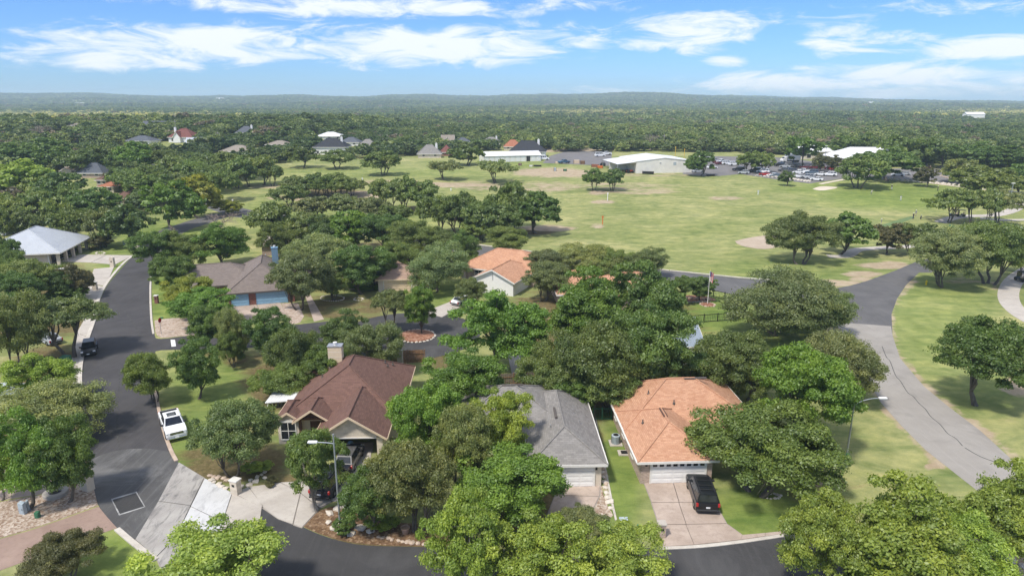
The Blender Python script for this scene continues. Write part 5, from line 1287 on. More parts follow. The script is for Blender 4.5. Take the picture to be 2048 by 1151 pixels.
def place(o, a, b=None, heading=None):
    """put a vehicle at pixel a, facing pixel b (or a heading in radians)"""
    p = P(*a); o.location = p
    if b is not None: q = P(*b); heading = math.atan2(q.y-p.y, q.x-p.x)
    o.rotation_euler = (0, 0, heading); return o
BLK, WHT = (.008,.009,.012), (.78,.79,.80)
place(make_vehicle('suv', 'parked_suv', BLK, 'black SUV parked on the pinkish driveway'), (1403,996), (1389,955))
place(make_vehicle('pickup', 'pickup_truck', WHT, 'white pickup truck half on the grass verge', cat='truck', rimm='rim_dark'), (347,860), (360,892))
place(make_vehicle('cross', 'parked_crossover', BLK, 'black crossover parked against the kerb of the winding street', rimm='rim_dark'), (180,704), (176,722))
place(make_vehicle('suv', 'parked_suv', (.012,.013,.022), 'dark blue SUV nose up the driveway beside the lamp post'), (664,972), (690,938))
place(make_vehicle('cross', 'parked_crossover', (.07,.07,.072), 'dark grey car in front of the open garage'), (700,925), (716,896))
place(make_vehicle('car', 'parked_car', (.40,.42,.45), 'silver car under the spreading oak'), (98,684), (76,676))
place(make_vehicle('car', 'parked_car', WHT, 'white car by the silvery shrub off the round dead end'), (925,606), (945,598))
place(make_vehicle('car', 'parked_car', (.55,.60,.66), 'pale blue grey car behind the bright green tree'), (12,790), (52,782))
# far vehicles share plain versions
LOTP = {k: make_vehicle(k, {'suv':'parked_suv','cross':'parked_crossover','car':'parked_car','pickup':'pickup_truck','van':'parked_van'}[k], WHT, 'x', None, False) for k in ('suv','cross','car','pickup','van')}
usedp = set()
def far_car(kind, px, heading, colour, label, group=None):
    if kind in usedp: o = copy_tree(LOTP[kind])
    else: o = LOTP[kind]; usedp.add(kind)
    tag(o, label, 'truck' if kind == 'pickup' else 'van' if kind == 'van' else 'car', group)
    if not group and 'group' in o: del o['group']
    for ch in o.children:
        if ch.name.split('.')[0] in ('body', 'cabin'): ch.color = (*colour, 1)
    p = P(*px); o.location = (p.x, p.y, p.z+.03); o.rotation_euler = (0, 0, heading); return o
CN = {'white': WHT, 'black': BLK, 'red': (.36,.02,.025), 'maroon': (.11,.012,.018), 'grey': (.09,.095,.10), 'silver': (.40,.42,.44), 'navy': (.02,.035,.075), 'slate': (.10,.14,.18)}
KN = {'suv':'SUV','cross':'crossover','car':'car','pickup':'pickup','van':'van'}
LOT = [('pickup','white',1392,318,.3),('car','white',1402,332,.1),('car','silver',1396,345,.1),('suv','white',1418,318,.4),('car','silver',1430,322,.4),('car','white',1424,337,.15),('car','maroon',1434,326,.5),('pickup','white',1442,326,.5),('car','maroon',1440,329,.4),('suv','white',1453,329,.2),('suv','white',1468,331,.15),
 ('suv','black',1477,342,2.6),('cross','silver',1487,348,2.8),('suv','grey',1512,344,2.5),('suv','white',1526,346,2.6),('car','red',1530,351,2.7),('car','white',1545,353,2.6),('car','slate',1552,354,2.6),
 ('suv','black',1559,333,2.5),('car','silver',1570,335,2.5),('car','grey',1578,334,2.5),('suv','black',1588,334,2.5),('car','black',1597,336,2.5),('car','maroon',1611,337,2.5),('suv','maroon',1630,338,2.5),('pickup','maroon',1645,339,2.5),('car','red',1661,340,2.5),
 ('cross','grey',1567,343,2.6),('suv','grey',1581,345,2.6),('car','white',1597,347,2.6),('pickup','white',1607,346,2.6),('suv','slate',1624,348,2.6),('car','white',1641,351,2.6),('suv','white',1660,352,2.6),('car','white',1598,355,2.6),('suv','silver',1614,357,2.6),('car','white',1633,361,2.6),('car','silver',1623,358,2.6),
 ('car','silver',1808,350,2.9),('car','white',1795,352,2.9)]
for (k, c, x, y, hd) in LOT: far_car(k, (x, y), hd, CN[c], f'{c} {KN[k]} parked in the golf course car park', f'{c} {KN[k]}s in the car park')
far_car('van', (1087,320), .1, WHT, 'white van at the end of the storage building')
far_car('van', (1200,313), .2, WHT, 'white van behind the metal workshop'); far_car('pickup', (1212,310), .2, WHT, 'white pickup behind the metal workshop', None)
far_car('pickup', (1128,327), .5, (.05,.12,.20), 'blue pickup in the service yard', None)
far_car('van', (222,333), .5, WHT, 'white van beside the slate blue roof', None); far_car('van', (190,331), .4, WHT, 'white van half hidden behind the slate blue roof', None)
far_car('car', (23,328), .3, WHT, 'white car under dark trees of the far street', None); far_car('car', (1994,378), 2.8, WHT, 'white car on the drive behind the oaks', None)
# lorry with a covered trailer body
p = P(1578, 325)
tr = empty('box_truck', tuple(p), math.pi+.25, 'white box truck with silver body at the top of the car park', 'truck')
fixn(hull([(2.0,.7),(4.2,.7),(4.35,1.3),(4.2,1.75),(3.4,1.9),(3.1,2.8),(2.0,2.9)], 1.1).build('cab', M['siding_white'], tr)); MB().bevbox(-5.2, 1.8, -1.25, 1.25, 1.1, 3.9, .08).build('cargo_body', M['galv'], tr)
MB().box(-4.6, 1.2, 1.252, 1.27, 2.5, 3.0).build('stripe', M['metal_blue'], tr); MB().box(-5.2, 4.0, -.5, .5, .6, 1.1).build('chassis', M['black_metal'], tr)
MB().add([(3.43,-.95,1.95),(3.43,.95,1.95),(3.14,.9,2.72),(3.14,-.9,2.72)], [(0,1,2,3)]).build('windscreen', M['glass'], tr)
for xw in (-4.0, -2.8, 3.2):
    for sy in (-1, 1):
        mb = MB(); mb.lathe([(.2,-.15),(.5,-.15),(.5,.15),(.2,.15)], 14); o = mb.build('wheel', M['tyre'], tr); o.location = (xw, sy*1.0, .5); o.rotation_euler = (R(90), 0, 0)
# golf carts
def golf_cart(px, heading, label, colour=(.02,.02,.022), group=None):
    p = P(*px); r_ = empty('golf_cart', (p.x, p.y, p.z+.03), heading, label, 'golf cart', group)
    o = fixn(hull([(-1.15,.30),(-1.2,.62),(-.9,.72),(-.2,.70),(-.1,.42),(.55,.42),(.65,.75),(.95,.72),(1.2,.5),(1.2,.3)], .58).build('body', M['car_paint'], r_)); o.color = (*colour, 1)
    MB().bevbox(-.75, -.15, -.55, .55, .70, .86, .04).build('seat', M['trim_cream'], r_); MB().bevbox(-.80, -.68, -.55, .55, .86, 1.25, .04).build('backrest', M['trim_cream'], r_)
    MB().bevbox(-1.0, .75, -.62, .62, 1.82, 1.92, .04).build('canopy', M['plastic_black'] if colour[0] < .3 else M['siding_white'], r_)
    for (x, y) in ((-.9,.55),(-.9,-.55),(.62,.55),(.62,-.55)): MB().box(x-.025, x+.025, y-.025, y+.025, .6, 1.84).build('post', M['black_metal'], r_)
    MB().add([(.66,-.53,.8),(.66,.53,.8),(.63,.53,1.75),(.63,-.53,1.75)], [(0,1,2,3)]).build('windscreen', M['glass'], r_)
    for (x, y) in ((-.78,.5),(-.78,-.5),(.8,.5),(.8,-.5)):
        mb = MB(); mb.lathe([(.08,-.1),(.23,-.1),(.23,.1),(.08,.1)], 12); o = mb.build('wheel', M['tyre'], r_); o.location = (x, y, .23); o.rotation_euler = (R(90), 0, 0)
    return r_
golf_cart((2042,562), R(100), 'black golf cart driving up the curved cart path')
golf_cart((1882,344), R(-40), 'black golf cart side by side with its twin near the clubhouse drive', group='carts at the drive'); golf_cart((1899,344), R(-40), 'black golf cart side by side with its twin near the clubhouse drive', group='carts at the drive')
golf_cart((1856,337), R(190), 'dark golf cart by the red machine near the clubhouse', (.12,.02,.02))
golf_cart((1908,432), R(160), 'black golf cart parked among the slanting oaks'); golf_cart((1921,433), R(165), 'dark golf cart beside another under the slanting oaks')
golf_cart((1868,478), R(30), 'white golf cart beside the crooked trunk oak', WHT)
# yard machines by the workshop
def tractor(px, heading, label, colour):
    p = P(*px); r_ = empty('tractor', (p.x, p.y, p.z+.03), heading, label, 'tractor')
    o = fixn(hull([(-.3,.6),(1.7,.6),(1.75,1.2),(.4,1.35),(-.3,1.1)], .42).build('bonnet', M['car_paint'], r_)); o.color = (*colour, 1)
    MB().bevbox(-1.1, -.3, -.6, .6, .6, 1.1, .05).build('rear_body', M['car_paint'], r_).color = (*colour, 1)
    MB().bevbox(-.9, -.4, -.3, .3, 1.1, 1.6, .05).build('seat', M['plastic_black'], r_)
    for sy in (-1, 1): MB().box(-1.0, -.94, sy*.6-.03, sy*.6+.03, 1.0, 2.5).build('roll_bar', M['black_metal'], r_)
    MB().box(-1.0, -.94, -.6, .6, 2.44, 2.5).build('roll_bar_top', M['black_metal'], r_)
    for (x, y, rr_) in ((-.7,.75,.75),(-.7,-.75,.75),(1.3,.6,.45),(1.3,-.6,.45)):
        mb = MB(); mb.lathe([(rr_*.4,-.18),(rr_,-.18),(rr_,.18),(rr_*.4,.18)], 14); o = mb.build('wheel', M['tyre'], r_); o.location = (x, y, rr_); o.rotation_euler = (R(90), 0, 0)
tractor((1232,338), R(200), 'yellow tractor under the workshop lean-to', (.55,.36,.03)); tractor((1258,346), R(20), 'orange red tractor in front of the lean-to', (.60,.07,.02)); tractor((1205,332), R(100), 'dark tractor beside the lean-to', (.05,.06,.07))
# ================================================================== STREET FURNITURE, FENCES, STONES, PEOPLE
def street_lamp(px, h, arm_dir, label, arm=2.0, peak=.5, armz=None):
    p = P(*px); r_ = empty('street_lamp', tuple(p), 0, label, 'street lamp')
    MB().lathe([(.20,0),(.20,.12),(.10,.16),(.095,.2),(.06,h),(.05,h+.02)], 10).build('pole', M['galv'], r_)
    az_ = (armz or h) - .12; s = arm_dir
    pts = spline([(0,0,az_),(s*arm*.3,0,az_+peak*.6),(s*arm*.7,0,az_+peak*.95),(s*arm,0,az_+peak)], 5)
    MB().tube(pts, .04, 6).build('arm', M['galv'], r_)
    o = MB(); o.bevbox(min(s*arm, s*(arm+.75)), max(s*arm, s*(arm+.75)), -.14, .14, az_+peak-.06, az_+peak+.12, .05); o.build('lamp_head', M['siding_white'], r_)
    o = MB(); o.box(min(s*(arm+.2), s*(arm+.65)), max(s*(arm+.2), s*(arm+.65)), -.1, .1, az_+peak-.085, az_+peak-.058); o.build('lens', M['lamp_clear'], r_)
    MB().box(-.14, .14, -.19, -.09, .5, 1.6).build('meter_box', M['green_box'], r_) if 'grass' in label else None
    return r_
street_lamp((1690,934), 6.6, 1, 'grey street lamp with curved arm on the dry grass', 2.2, .7)
street_lamp((107,602), 6.4, 1, 'grey street lamp with straight arm above the shrubs', 2.2, .75, 5.2)
street_lamp((681,1058), 8.6, -1, 'grey street lamp beside the dark blue SUV', 1.3, .12, 7.9)
def pillar_box(px, w, d, h, mat, label, cap='trim_white', heading=0.0, name='letterbox', arch=False):
    p = P(*px); r_ = empty(name, tuple(p), heading, label, 'letterbox')
    o = MB().box(-w/2, w/2, -d/2, d/2, 0, h).build('pillar', M[mat], r_); uvmap(o.data)
    if arch:
        n = 9; pts = [(w/2*math.cos(t), h+.35*w*math.sin(t)) for t in np.linspace(0, math.pi, n)]
        mb = MB(); mb.add([(x, -d/2, z) for x, z in pts]+[(x, d/2, z) for x, z in pts], [tuple(range(n-1,-1,-1)), tuple(range(n, 2*n))]+[(i, i+1, n+i+1, n+i) for i in range(n-1)]); mb.build('cap', M[mat], r_)
    else: MB().box(-w/2-.06, w/2+.06, -d/2-.06, d/2+.06, h, h+.1).build('cap', M[cap], r_)
    MB().box(-.13, .13, -d/2-.03, -d/2+.01, h*.62, h*.62+.2).build('box_door', M['black_metal'], r_)
    return r_
pillar_box((176,978), 1.0, .7, 1.75, 'stucco', 'large cream arched letterbox pillar by the gravel bed', heading=R(-25), arch=True)
pillar_box((473,986), .75, .6, 1.35, 'stone', 'pale stone letterbox at the concrete apron', heading=R(-20))
pillar_box((1322,1072), .6, .6, 1.2, 'brick_tan', 'tan brick letterbox at the foot of the SUV driveway', 'concrete')
pillar_box((314,606), .55, .5, 1.35, 'brick_red', 'red brick letterbox on the kerb')
pillar_box((226,534), .8, .7, 1.9, 'stucco', 'cream letterbox pillar opposite the pillared house', arch=True)
pillar_box((191,580), .7, .6, 1.5, 'stone', 'stone letterbox by the concrete driveway')
pillar_box((276,502), .8, .8, 1.6, 'stucco', 'beige gate pillar at the street bend', 'stucco', name='gate_pillar')
# stop sign seen side on
p = P(323, 668); r_ = empty('stop_sign', tuple(p), R(80), 'stop sign on a thin post in the pebble bed', 'sign')
MB().tube([(0,0,0),(0,0,2.5)], .035, 6).build('post', M['galv'], r_)
mb = MB(); n = 8; pts = [(.38*math.cos(t), 2.2+.38*math.sin(t)) for t in np.linspace(math.pi/8, 2*math.pi+math.pi/8, 8, endpoint=False)]
mb.add([(x,-.06,z) for x,z in pts]+[(x,-.04,z) for x,z in pts], [tuple(range(7,-1,-1)), tuple(range(8,16))]+[(i,(i+1)%8,8+(i+1)%8,8+i) for i in range(8)]); mb.build('plate', M['lamp_red'], r_)
# flag
p = P(1415, 608); r_ = empty('flagpole', tuple(p), 0, 'white flagpole with a limp striped flag in a ringed bed', 'flagpole')
MB().tube([(0,0,0),(0,0,6.0)], [.06,.035], 8).build('pole', M['siding_white'], r_); MB().lathe([(.0,6.0),(.08,6.04),(.08,6.1),(.0,6.16)], 8).build('finial', M['hydrant'], r_)
fl = MB(); nx, nz_ = 8, 12; vs = []; 
for j in range(nz_+1):
    for i in range(nx+1):
        u, v_ = i/nx, j/nz_; vs.append((.05+u*.62*(1-.25*v_), .16*math.sin(u*9+v_*2)*u, 5.8 - v_*1.7 - u*.35))
fs = [(j*(nx+1)+i, j*(nx+1)+i+1, (j+1)*(nx+1)+i+1, (j+1)*(nx+1)+i) for j in range(nz_) for i in range(nx)]
fl.add(vs, fs); fl.m = [2 if (f % nx) < 3 and f//nx < 6 else (0 if ((f % nx) % 2) else 1) for f in range(len(fs))]
M['flag_red'] = plain('flag_red', (.42,.05,.06), .8); M['flag_white'] = plain('flag_white', (.75,.74,.72), .8); M['flag_blue'] = plain('flag_blue', (.03,.045,.15), .8)
fl.build('flag', [M['flag_red'], M['flag_white'], M['flag_blue']], r_)
def stone_mesh(seed):
    rng = np.random.default_rng(seed); bm = bmesh.new(); bmesh.ops.create_icosphere(bm, subdivisions=1, radius=1)
    for v in bm.verts:
        v.co *= 1 + rng.normal()*.16; v.co.z = max(-.4, v.co.z)
    me = bpy.data.meshes.new('stone'); bm.to_mesh(me); bm.free(); return me
STONES = {}
for mt in ('rock', 'rock_tan', 'terracotta', 'red_rock'):
    STONES[mt] = []
    for s in range(4):
        me = stone_mesh(s); me.materials.append(M[mt]); STONES[mt].append(me)
rs = random.Random(3)
def stone_row(label, pts, size, mat='rock', cat='rock border', closed=False, gap=1.0, flat=.55, name='rock_border'):
    """stones laid one by one along a line of world points"""
    line = [Vector(p) for p in pts]; root = empty(name, tuple(line[0]), 0, label, cat)
    if closed: line.append(line[0])
    for a, b in zip(line[:-1], line[1:]):
        d = (b-a).length; k = max(1, int(d/(size*1.9*gap)))
        for i in range(k):
            q = a.lerp(b, (i+.5)/k); s = size*rs.uniform(.75, 1.25)
            o = link_mesh('stone', rs.choice(STONES[mat]), root, (q.x-line[0].x+rs.uniform(-.06,.06), q.y-line[0].y+rs.uniform(-.06,.06), float(hgt(q.x,q.y))-float(line[0].z)+s*flat*.3))
            o.scale = (s*rs.uniform(.9,1.35), s, s*flat); o.rotation_euler = (0, 0, rs.uniform(0, 6.28))
    return root
def ring(c, r, n=28): return [(c.x+r*math.cos(t), c.y+r*math.sin(t), c.z) for t in np.linspace(0, 2*math.pi, n, endpoint=False)]
ci = P(833, 672)
tag(MB().lathe([(2.6,.0),(2.6,.18),(2.1,.26),(.6,.34)], 28).build('island_bed', M['red_rock'], None, loc=tuple(ci)), 'red gravel bed of the round island', 'flower bed')
stone_row('ring of pale stones edging the round island', ring(ci, 2.75), .24, 'rock', closed=True)
stone_row('stone ring around the flagpole bed', ring(P(1415,609), 1.25, 16), .2, 'rock_tan', closed=True)
tag(MB().lathe([(1.15,.0),(1.15,.10),(.3,.14)], 20).build('flag_bed', M['red_rock'], None, loc=tuple(P(1415,609))), 'dark soil bed round the flagpole', 'flower bed')
pl = lambda l: [tuple(P(*q)) for q in l]
stone_row('pale limestone rocks edging the mulch bed by the lower street', pl([(700,1012),(665,1020),(654,1035),(660,1052),(690,1066),(715,1070)]), .36)
stone_row('scattered pale slabs in the rocky mulch bed', pl([(672,1038),(700,1055),(735,1060),(748,1066)]), .42, gap=1.6)
stone_row('low stone edging along the mulch bed end', pl([(752,1072),(790,1080),(830,1086),(868,1090)]), .22, 'rock_tan')
stone_row('pale rock edging behind the stone letterbox', pl([(418,958),(440,970),(458,978),(490,972),(520,960),(538,950)]), .28)
stone_row('curved pale rock edging under the silvery oak', pl([(500,928),(525,932),(532,942),(520,952),(495,962)]), .24)
stone_row('rock pile beside the concrete apron', pl([(418,950),(430,956),(445,955),(455,962)]), .26, 'rock_tan', cat='rock pile', gap=.8)
stone_row('ring of white stones round the bungalow lawn tree', [tuple(P(665+24*math.cos(t), 596+6*math.sin(t))) for t in np.linspace(0, 6.28, 16, endpoint=False)], .16, closed=True)
stone_row('small stone ring at the pale trunk on the brown lawn', [tuple(P(717+10*math.cos(t), 598+3*math.sin(t))) for t in np.linspace(0, 6.28, 10, endpoint=False)], .16, closed=True)
stone_row('white stone ring round the bronze tree by the pillared house', [tuple(P(201+9*math.cos(t), 506+2.6*math.sin(t))) for t in np.linspace(0, 6.28, 12, endpoint=False)], .2, closed=True)
stone_row('reddish boulders in the dark rock bed near the flag', pl([(1345,598),(1375,596),(1400,598),(1425,600)]), .45, 'rock_tan', cat='rock pile', gap=.9)
stone_row('pale edging stones of the dark red rock bed', pl([(1340,604),(1380,604),(1415,603)]), .2, 'rock')
stone_row('flat stepping stones in the stony strip by the grey garage', pl([(1206,940),(1210,970),(1216,1000),(1222,1022)]), .3, gap=1.4)
stone_row('short row of stones at the end of the narrow lawn', pl([(1204,918),(1208,945),(1214,975)]), .2, 'rock_tan')
stone_row('pale boulders on the rocky corner', pl([(1960,1105),(2000,1118),(2040,1122),(2046,1140)]), .38, gap=1.2, cat='rock pile')
stone_row('brick ring in the grass beside the lamp post', [tuple(P(1631+11*math.cos(t), 967+4*math.sin(t))) for t in np.linspace(0, 6.28, 12, endpoint=False)], .17, 'terracotta', closed=True)
stone_row('white stone ring under the large oak', [tuple(P(1545+16*math.cos(t), 992+5*math.sin(t))) for t in np.linspace(0, 6.28, 12, endpoint=False)], .17, closed=True)
stone_row('loose stones on the verge at the road junction', pl([(1655,640),(1668,650),(1680,662),(1688,672)]), .5, 'rock_tan', cat='rock pile', gap=1.3)
stone_row('pale limestone blocks along the edge of the car park', pl([(1510,352),(1540,354),(1580,358),(1620,364)]), .8, 'rock', flat=.6, gap=.9)
stone_row('pale limestone blocks beside the drive to the clubhouse', pl([(1735,356),(1780,359),(1830,364),(1880,368),(1925,372)]), .9, 'rock', flat=.7, gap=1.0)
stone_row('weathered rocks around the carts and drive island', pl([(1880,352),(1900,357),(1920,362)]), .6, 'rock_tan', gap=1.2, cat='rock pile')
# fire ring
p = P(112, 988); r_ = empty('fire_ring', tuple(p), 0, 'grey stone fire ring on the beige driveway edge', 'fire pit')
MB().lathe([(1.0,0),(1.0,.3),(.95,.34),(.55,.34),(.5,.1)], 24).build('rim', M['stone_grey'], r_); MB().lathe([(.5,.02),(.49,.12),(.1,.14)], 16).build('ash', M['dark_inside'], r_)
# utility boxes
def util(px, w, d, h, mat, label, heading=0.0, name='utility_box', cat='utility box', slope=.1):
    p = P(*px); r_ = empty(name, tuple(p), heading, label, cat)
    MB().add([(-w/2,-d/2,0),(w/2,-d/2,0),(w/2,d/2,0),(-w/2,d/2,0),(-w/2,-d/2,h-slope),(w/2,-d/2,h-slope),(w/2,d/2,h),(-w/2,d/2,h)], [(3,2,1,0),(4,5,6,7),(0,1,5,4),(1,2,6,5),(2,3,7,6),(3,0,4,7)]).build('cabinet', M[mat], r_)
    MB().box(-w*.4, w*.4, -d/2-.02, -d/2+.005, h*.15, h*.75).build('door', M[mat], r_); MB().box(w*.22, w*.3, -d/2-.04, -d/2-.015, h*.4, h*.5).build('latch', M['black_metal'], r_)
    return r_
util((47,1026), .55, .3, 1.1, 'meter_grey', 'pale grey electric meter cabinet in the gravel bed', R(-15)); util((57,1020), .2, .2, 1.0, 'meter_grey', 'slim grey post box next to the meter cabinet', R(-15)); util((76,1034), .32, .32, .55, 'green_box', 'small green cable pedestal in the gravel bed', slope=.02)
util((132,724), 1.1, .9, .9, 'green_box', 'green transformer box near the winding street'); util((1247,1048), .7, .55, .55, 'meter_grey', 'pale blue utility box on the lawn edge', slope=.15); util((1278,1056), .3, .3, .3, 'green_box', 'little green cable cap on the narrow lawn', slope=.02)
util((323,636), .5, .3, .16, 'green_box', 'low green valve box on the lawn of the blue garage house', slope=.02); util((1902,462), .9, .9, 1.6, 'green_box', 'dark green bin by the crooked trunk oak', slope=.05); util((125,492), .6, .5, .9, 'meter_grey', 'grey cabinet on the lawn beyond the pillared house') if False else util((250,490), .6, .5, 1.2, 'meter_grey', 'grey statue like cabinet on the lawn beyond the pillared porch')
# air conditioner
p = P(1231, 886); r_ = empty('air_conditioner', tuple(p), 0, 'round grey air conditioner on a slab by the orange house', 'air conditioner')
MB().box(-.65, .65, -.65, .65, 0, .08).build('pad', M['concrete'], r_); MB().lathe([(.42,.08),(.44,.14),(.44,.92),(.40,.97),(.30,.98)], 20).build('casing', M['meter_grey'], r_); MB().lathe([(.29,.975),(.28,.99),(.05,1.0)], 16).build('fan_grille', M['black_metal'], r_)
mb = MB()
for k in range(20): t = 2*math.pi*k/20; mb.box(.445*math.cos(t)-.012, .445*math.cos(t)+.012, .445*math.sin(t)-.012, .445*math.sin(t)+.012, .16, .9)
mb.build('fin', M['black_metal'], r_)
p = P(1248, 906); r_ = empty('vent_well', tuple(p), 0, 'small concrete vent well on the narrow lawn', 'vent'); MB().box(-.6,.6,-.5,.5,0,.12).build('frame', M['concrete'], r_); MB().box(-.3,.4,-.3,.3,.12,.16).build('grate', M['black_metal'], r_)
# hydrant
p = P(1852, 569); r_ = empty('fire_hydrant', tuple(p), 0, 'yellow fire hydrant on the lawn of the road bend', 'fire hydrant')
MB().lathe([(.2,0),(.2,.06),(.13,.08),(.13,.62),(.18,.64),(.18,.7),(.12,.82),(.04,.9)], 12).build('barrel', M['hydrant'], r_)
for s in (-1, 1): MB().tube([(s*.1,0,.5),(s*.24,0,.5)], .07, 8).build('nozzle', M['hydrant'], r_)
# pot
p = P(811, 1066); r_ = empty('plant_pot', tuple(p), 0, 'terracotta pot under the greyish oak', 'plant pot'); MB().lathe([(.22,0),(.34,.5),(.38,.5),(.38,.6),(.32,.6),(.3,.5)], 14).build('pot', M['terracotta'], r_)
# blue bin in the open garage
p = P(702, 897); r_ = empty('water_drum', tuple(p), 0, 'pale blue drum at the open garage', 'drum'); MB().lathe([(.26,0),(.28,.3),(.28,.75),(.2,.85),(.1,.9)], 14).build('drum', M['door_blue'], r_)
# ---- fences
def fence(label, a, b, h, mat, pitch=.16, post_every=2.4, rails=(.3,.75), post='wood', style='board', name='fence', back=True):
    p, q = P(*a), P(*b); d = q-p; L = math.hypot(d.x, d.y); r_ = empty(name, tuple(p), math.atan2(d.y, d.x), label, 'fence')
    n = max(1, int(round(L/post_every)))
    for k in range(n+1): x = L*k/n; MB().box(x-.06, x+.06, -.06, .06, 0, h+.08).build('post', M[post], r_)
    for z in rails: MB().box(0, L, -.09, -.045, h*z-.045, h*z+.045).build('rail', M[post], r_)
    if style == 'board':
        m_ = MB().box(-pitch*.46, pitch*.46, -.015, .015, .05, h).mesh('board', M[mat])
        for k in range(int(L/pitch)): o = link_mesh('board', m_, r_, (pitch*(k+.5), .0, rs.uniform(-.02,.02)))
    elif style == 'picket':
        m_ = MB().box(-.012, .012, -.012, .012, .05, h).mesh('bar', M[mat])
        for k in range(int(L/pitch)): link_mesh('bar', m_, r_, (pitch*(k+.5), 0, 0))
    return r_
fence('brown wooden fence between stone pillars behind the maroon roof', (748,728), (850,724), 1.8, 'wood', .2)
fence('weathered wooden fence behind the grey shingled house', (985,776), (1110,768), 1.8, 'wood_grey', .25)
fence('grey board fence behind the orange shingled house', (1250,765), (1400,752), 1.8, 'wood_grey', .3)
fence('black iron fence along the golf road side of the flag lawn', (1405,588), (1472,604), 1.3, 'black_metal', .3, 2.4, (.1,.95), 'black_metal', 'picket')
fence('black iron fence across the flag lawn', (1352,648), (1462,640), 1.3, 'black_metal', .3, 2.4, (.1,.95), 'black_metal', 'picket')
fence('green wire gate fence beside the orange house', (1186,838), (1222,838), 1.4, 'green_box', .2, 1.2, (.08,.95), 'green_box', 'picket')
fence('dark board fence beside the grey house', (1180,795), (1189,838), 1.7, 'wood_grey', .25, 2.0, (.3,.75), 'wood_grey')
for x_, lab in ((776,'stone fence pillar next to the maroon roof ridge'),(801,'taller stone fence pillar at the brown wooden fence')):
    p = P(x_, 733); r_ = empty('fence_pillar', tuple(p), 0, lab, 'pillar'); o = MB().box(-.35,.35,-.3,.3,0,2.3 if x_ > 790 else 2.15).build('shaft', M['stone_grey'], r_); uvmap(o.data); MB().box(-.42,.42,-.37,.37,2.3 if x_ > 790 else 2.15,2.42 if x_ > 790 else 2.27).build('cap', M['stone_grey'], r_)
# signs and field markers
def sign(px, w, h, z, label, mat='siding_white', heading=0.0, stripe=True):
    p = P(*px); r_ = empty('sign', tuple(p), heading, label, 'sign')
    for s in (-1, 1): MB().box(s*w*.42-.05, s*w*.42+.05, -.05, .05, 0, z+h).build('post', M['galv'], r_)
    MB().box(-w/2, w/2, -.09, -.052, z, z+h).build('board', M[mat], r_)
    if stripe: MB().box(-w*.25, w*.25, -.10, -.091, z+h*.35, z+h*.65).build('emblem', M['meter_grey'], r_)
sign((2037,462), 2.3, .7, .5, 'wide white sign on the grass beside the cart path', 'siding_white', R(-8)); sign((2012,452), 1.2, .3, .3, 'low cream sign behind the wide white one', 'trim_cream', R(-8), False)
def marker(px, h, mat, label, head=None):
    p = P(*px); r_ = empty('field_marker', tuple(p), 0, label, 'marker post'); MB().tube([(0,0,0),(0,0,h)], .12, 6).build('post', M[mat], r_)
    MB().box(-.25,.25,-.04,.04,h-.5,h).build('plate', M[head or mat], r_)
M['orange_paint'] = plain('orange_paint', (.62,.16,.03), .6)
marker((1205,449), 2.4, 'orange_paint', 'orange range marker post on the field'); marker((1215,401), 2.6, 'siding_white', 'white range marker post on a bare patch'); marker((1516,389), 1.4, 'siding_white', 'small white range target on the field', 'meter_grey'); marker((902,382), 1.0, 'siding_white', 'short white marker post by the bare strip'); marker((725,360), .9, 'siding_white', 'tiny white tee marker beside the long grove')
M['yellow_paint'] = plain('yellow_paint', (.62,.40,.05), .6)
marker((1350,318), 6.0, 'yellow_paint', 'tall yellow pole behind the workshop roof'); marker((1368,318), 5.0, 'yellow_paint', 'shorter yellow pole behind the workshop roof')
for (x, y, h_, lab) in ((1327,300,9,'wooden utility pole in the woods behind the workshop'),(1719,266,14,'pale utility pole beyond the clubhouse woods'),(1877,264,14,'tall utility pole in the woods beyond the drive'),(1430,262,14,'utility pole far out in the woods'),(353,270,9,'pale utility pole above the dark red roof'),(438,293,8,'pale utility pole beside the tan hip roof')):
    p = P(x, y); r_ = empty('utility_pole', tuple(p), 0, lab, 'utility pole'); MB().tube([(0,0,0),(0,0,h_)], [.18,.13], 6).build('pole', M['stone_grey'], r_); MB().box(-1.2,1.2,-.08,.08,h_-1.1,h_-.9).build('crossarm', M['stone_grey'], r_)
for (x, y, h_, lab) in ((1648,334,9,'car park lamp post beside the pavilion'),(2018,412,7,'lamp post behind the slanting oak row')):
    p = P(x, y); r_ = empty('lamp_post', tuple(p), 0, lab, 'lamp post'); MB().tube([(0,0,0),(0,0,h_)], [.12,.08], 8).build('pole', M['galv'], r_); MB().bevbox(-.5,.5,-.2,.2,h_,h_+.2,.04).build('lamp_head', M['siding_white'], r_)
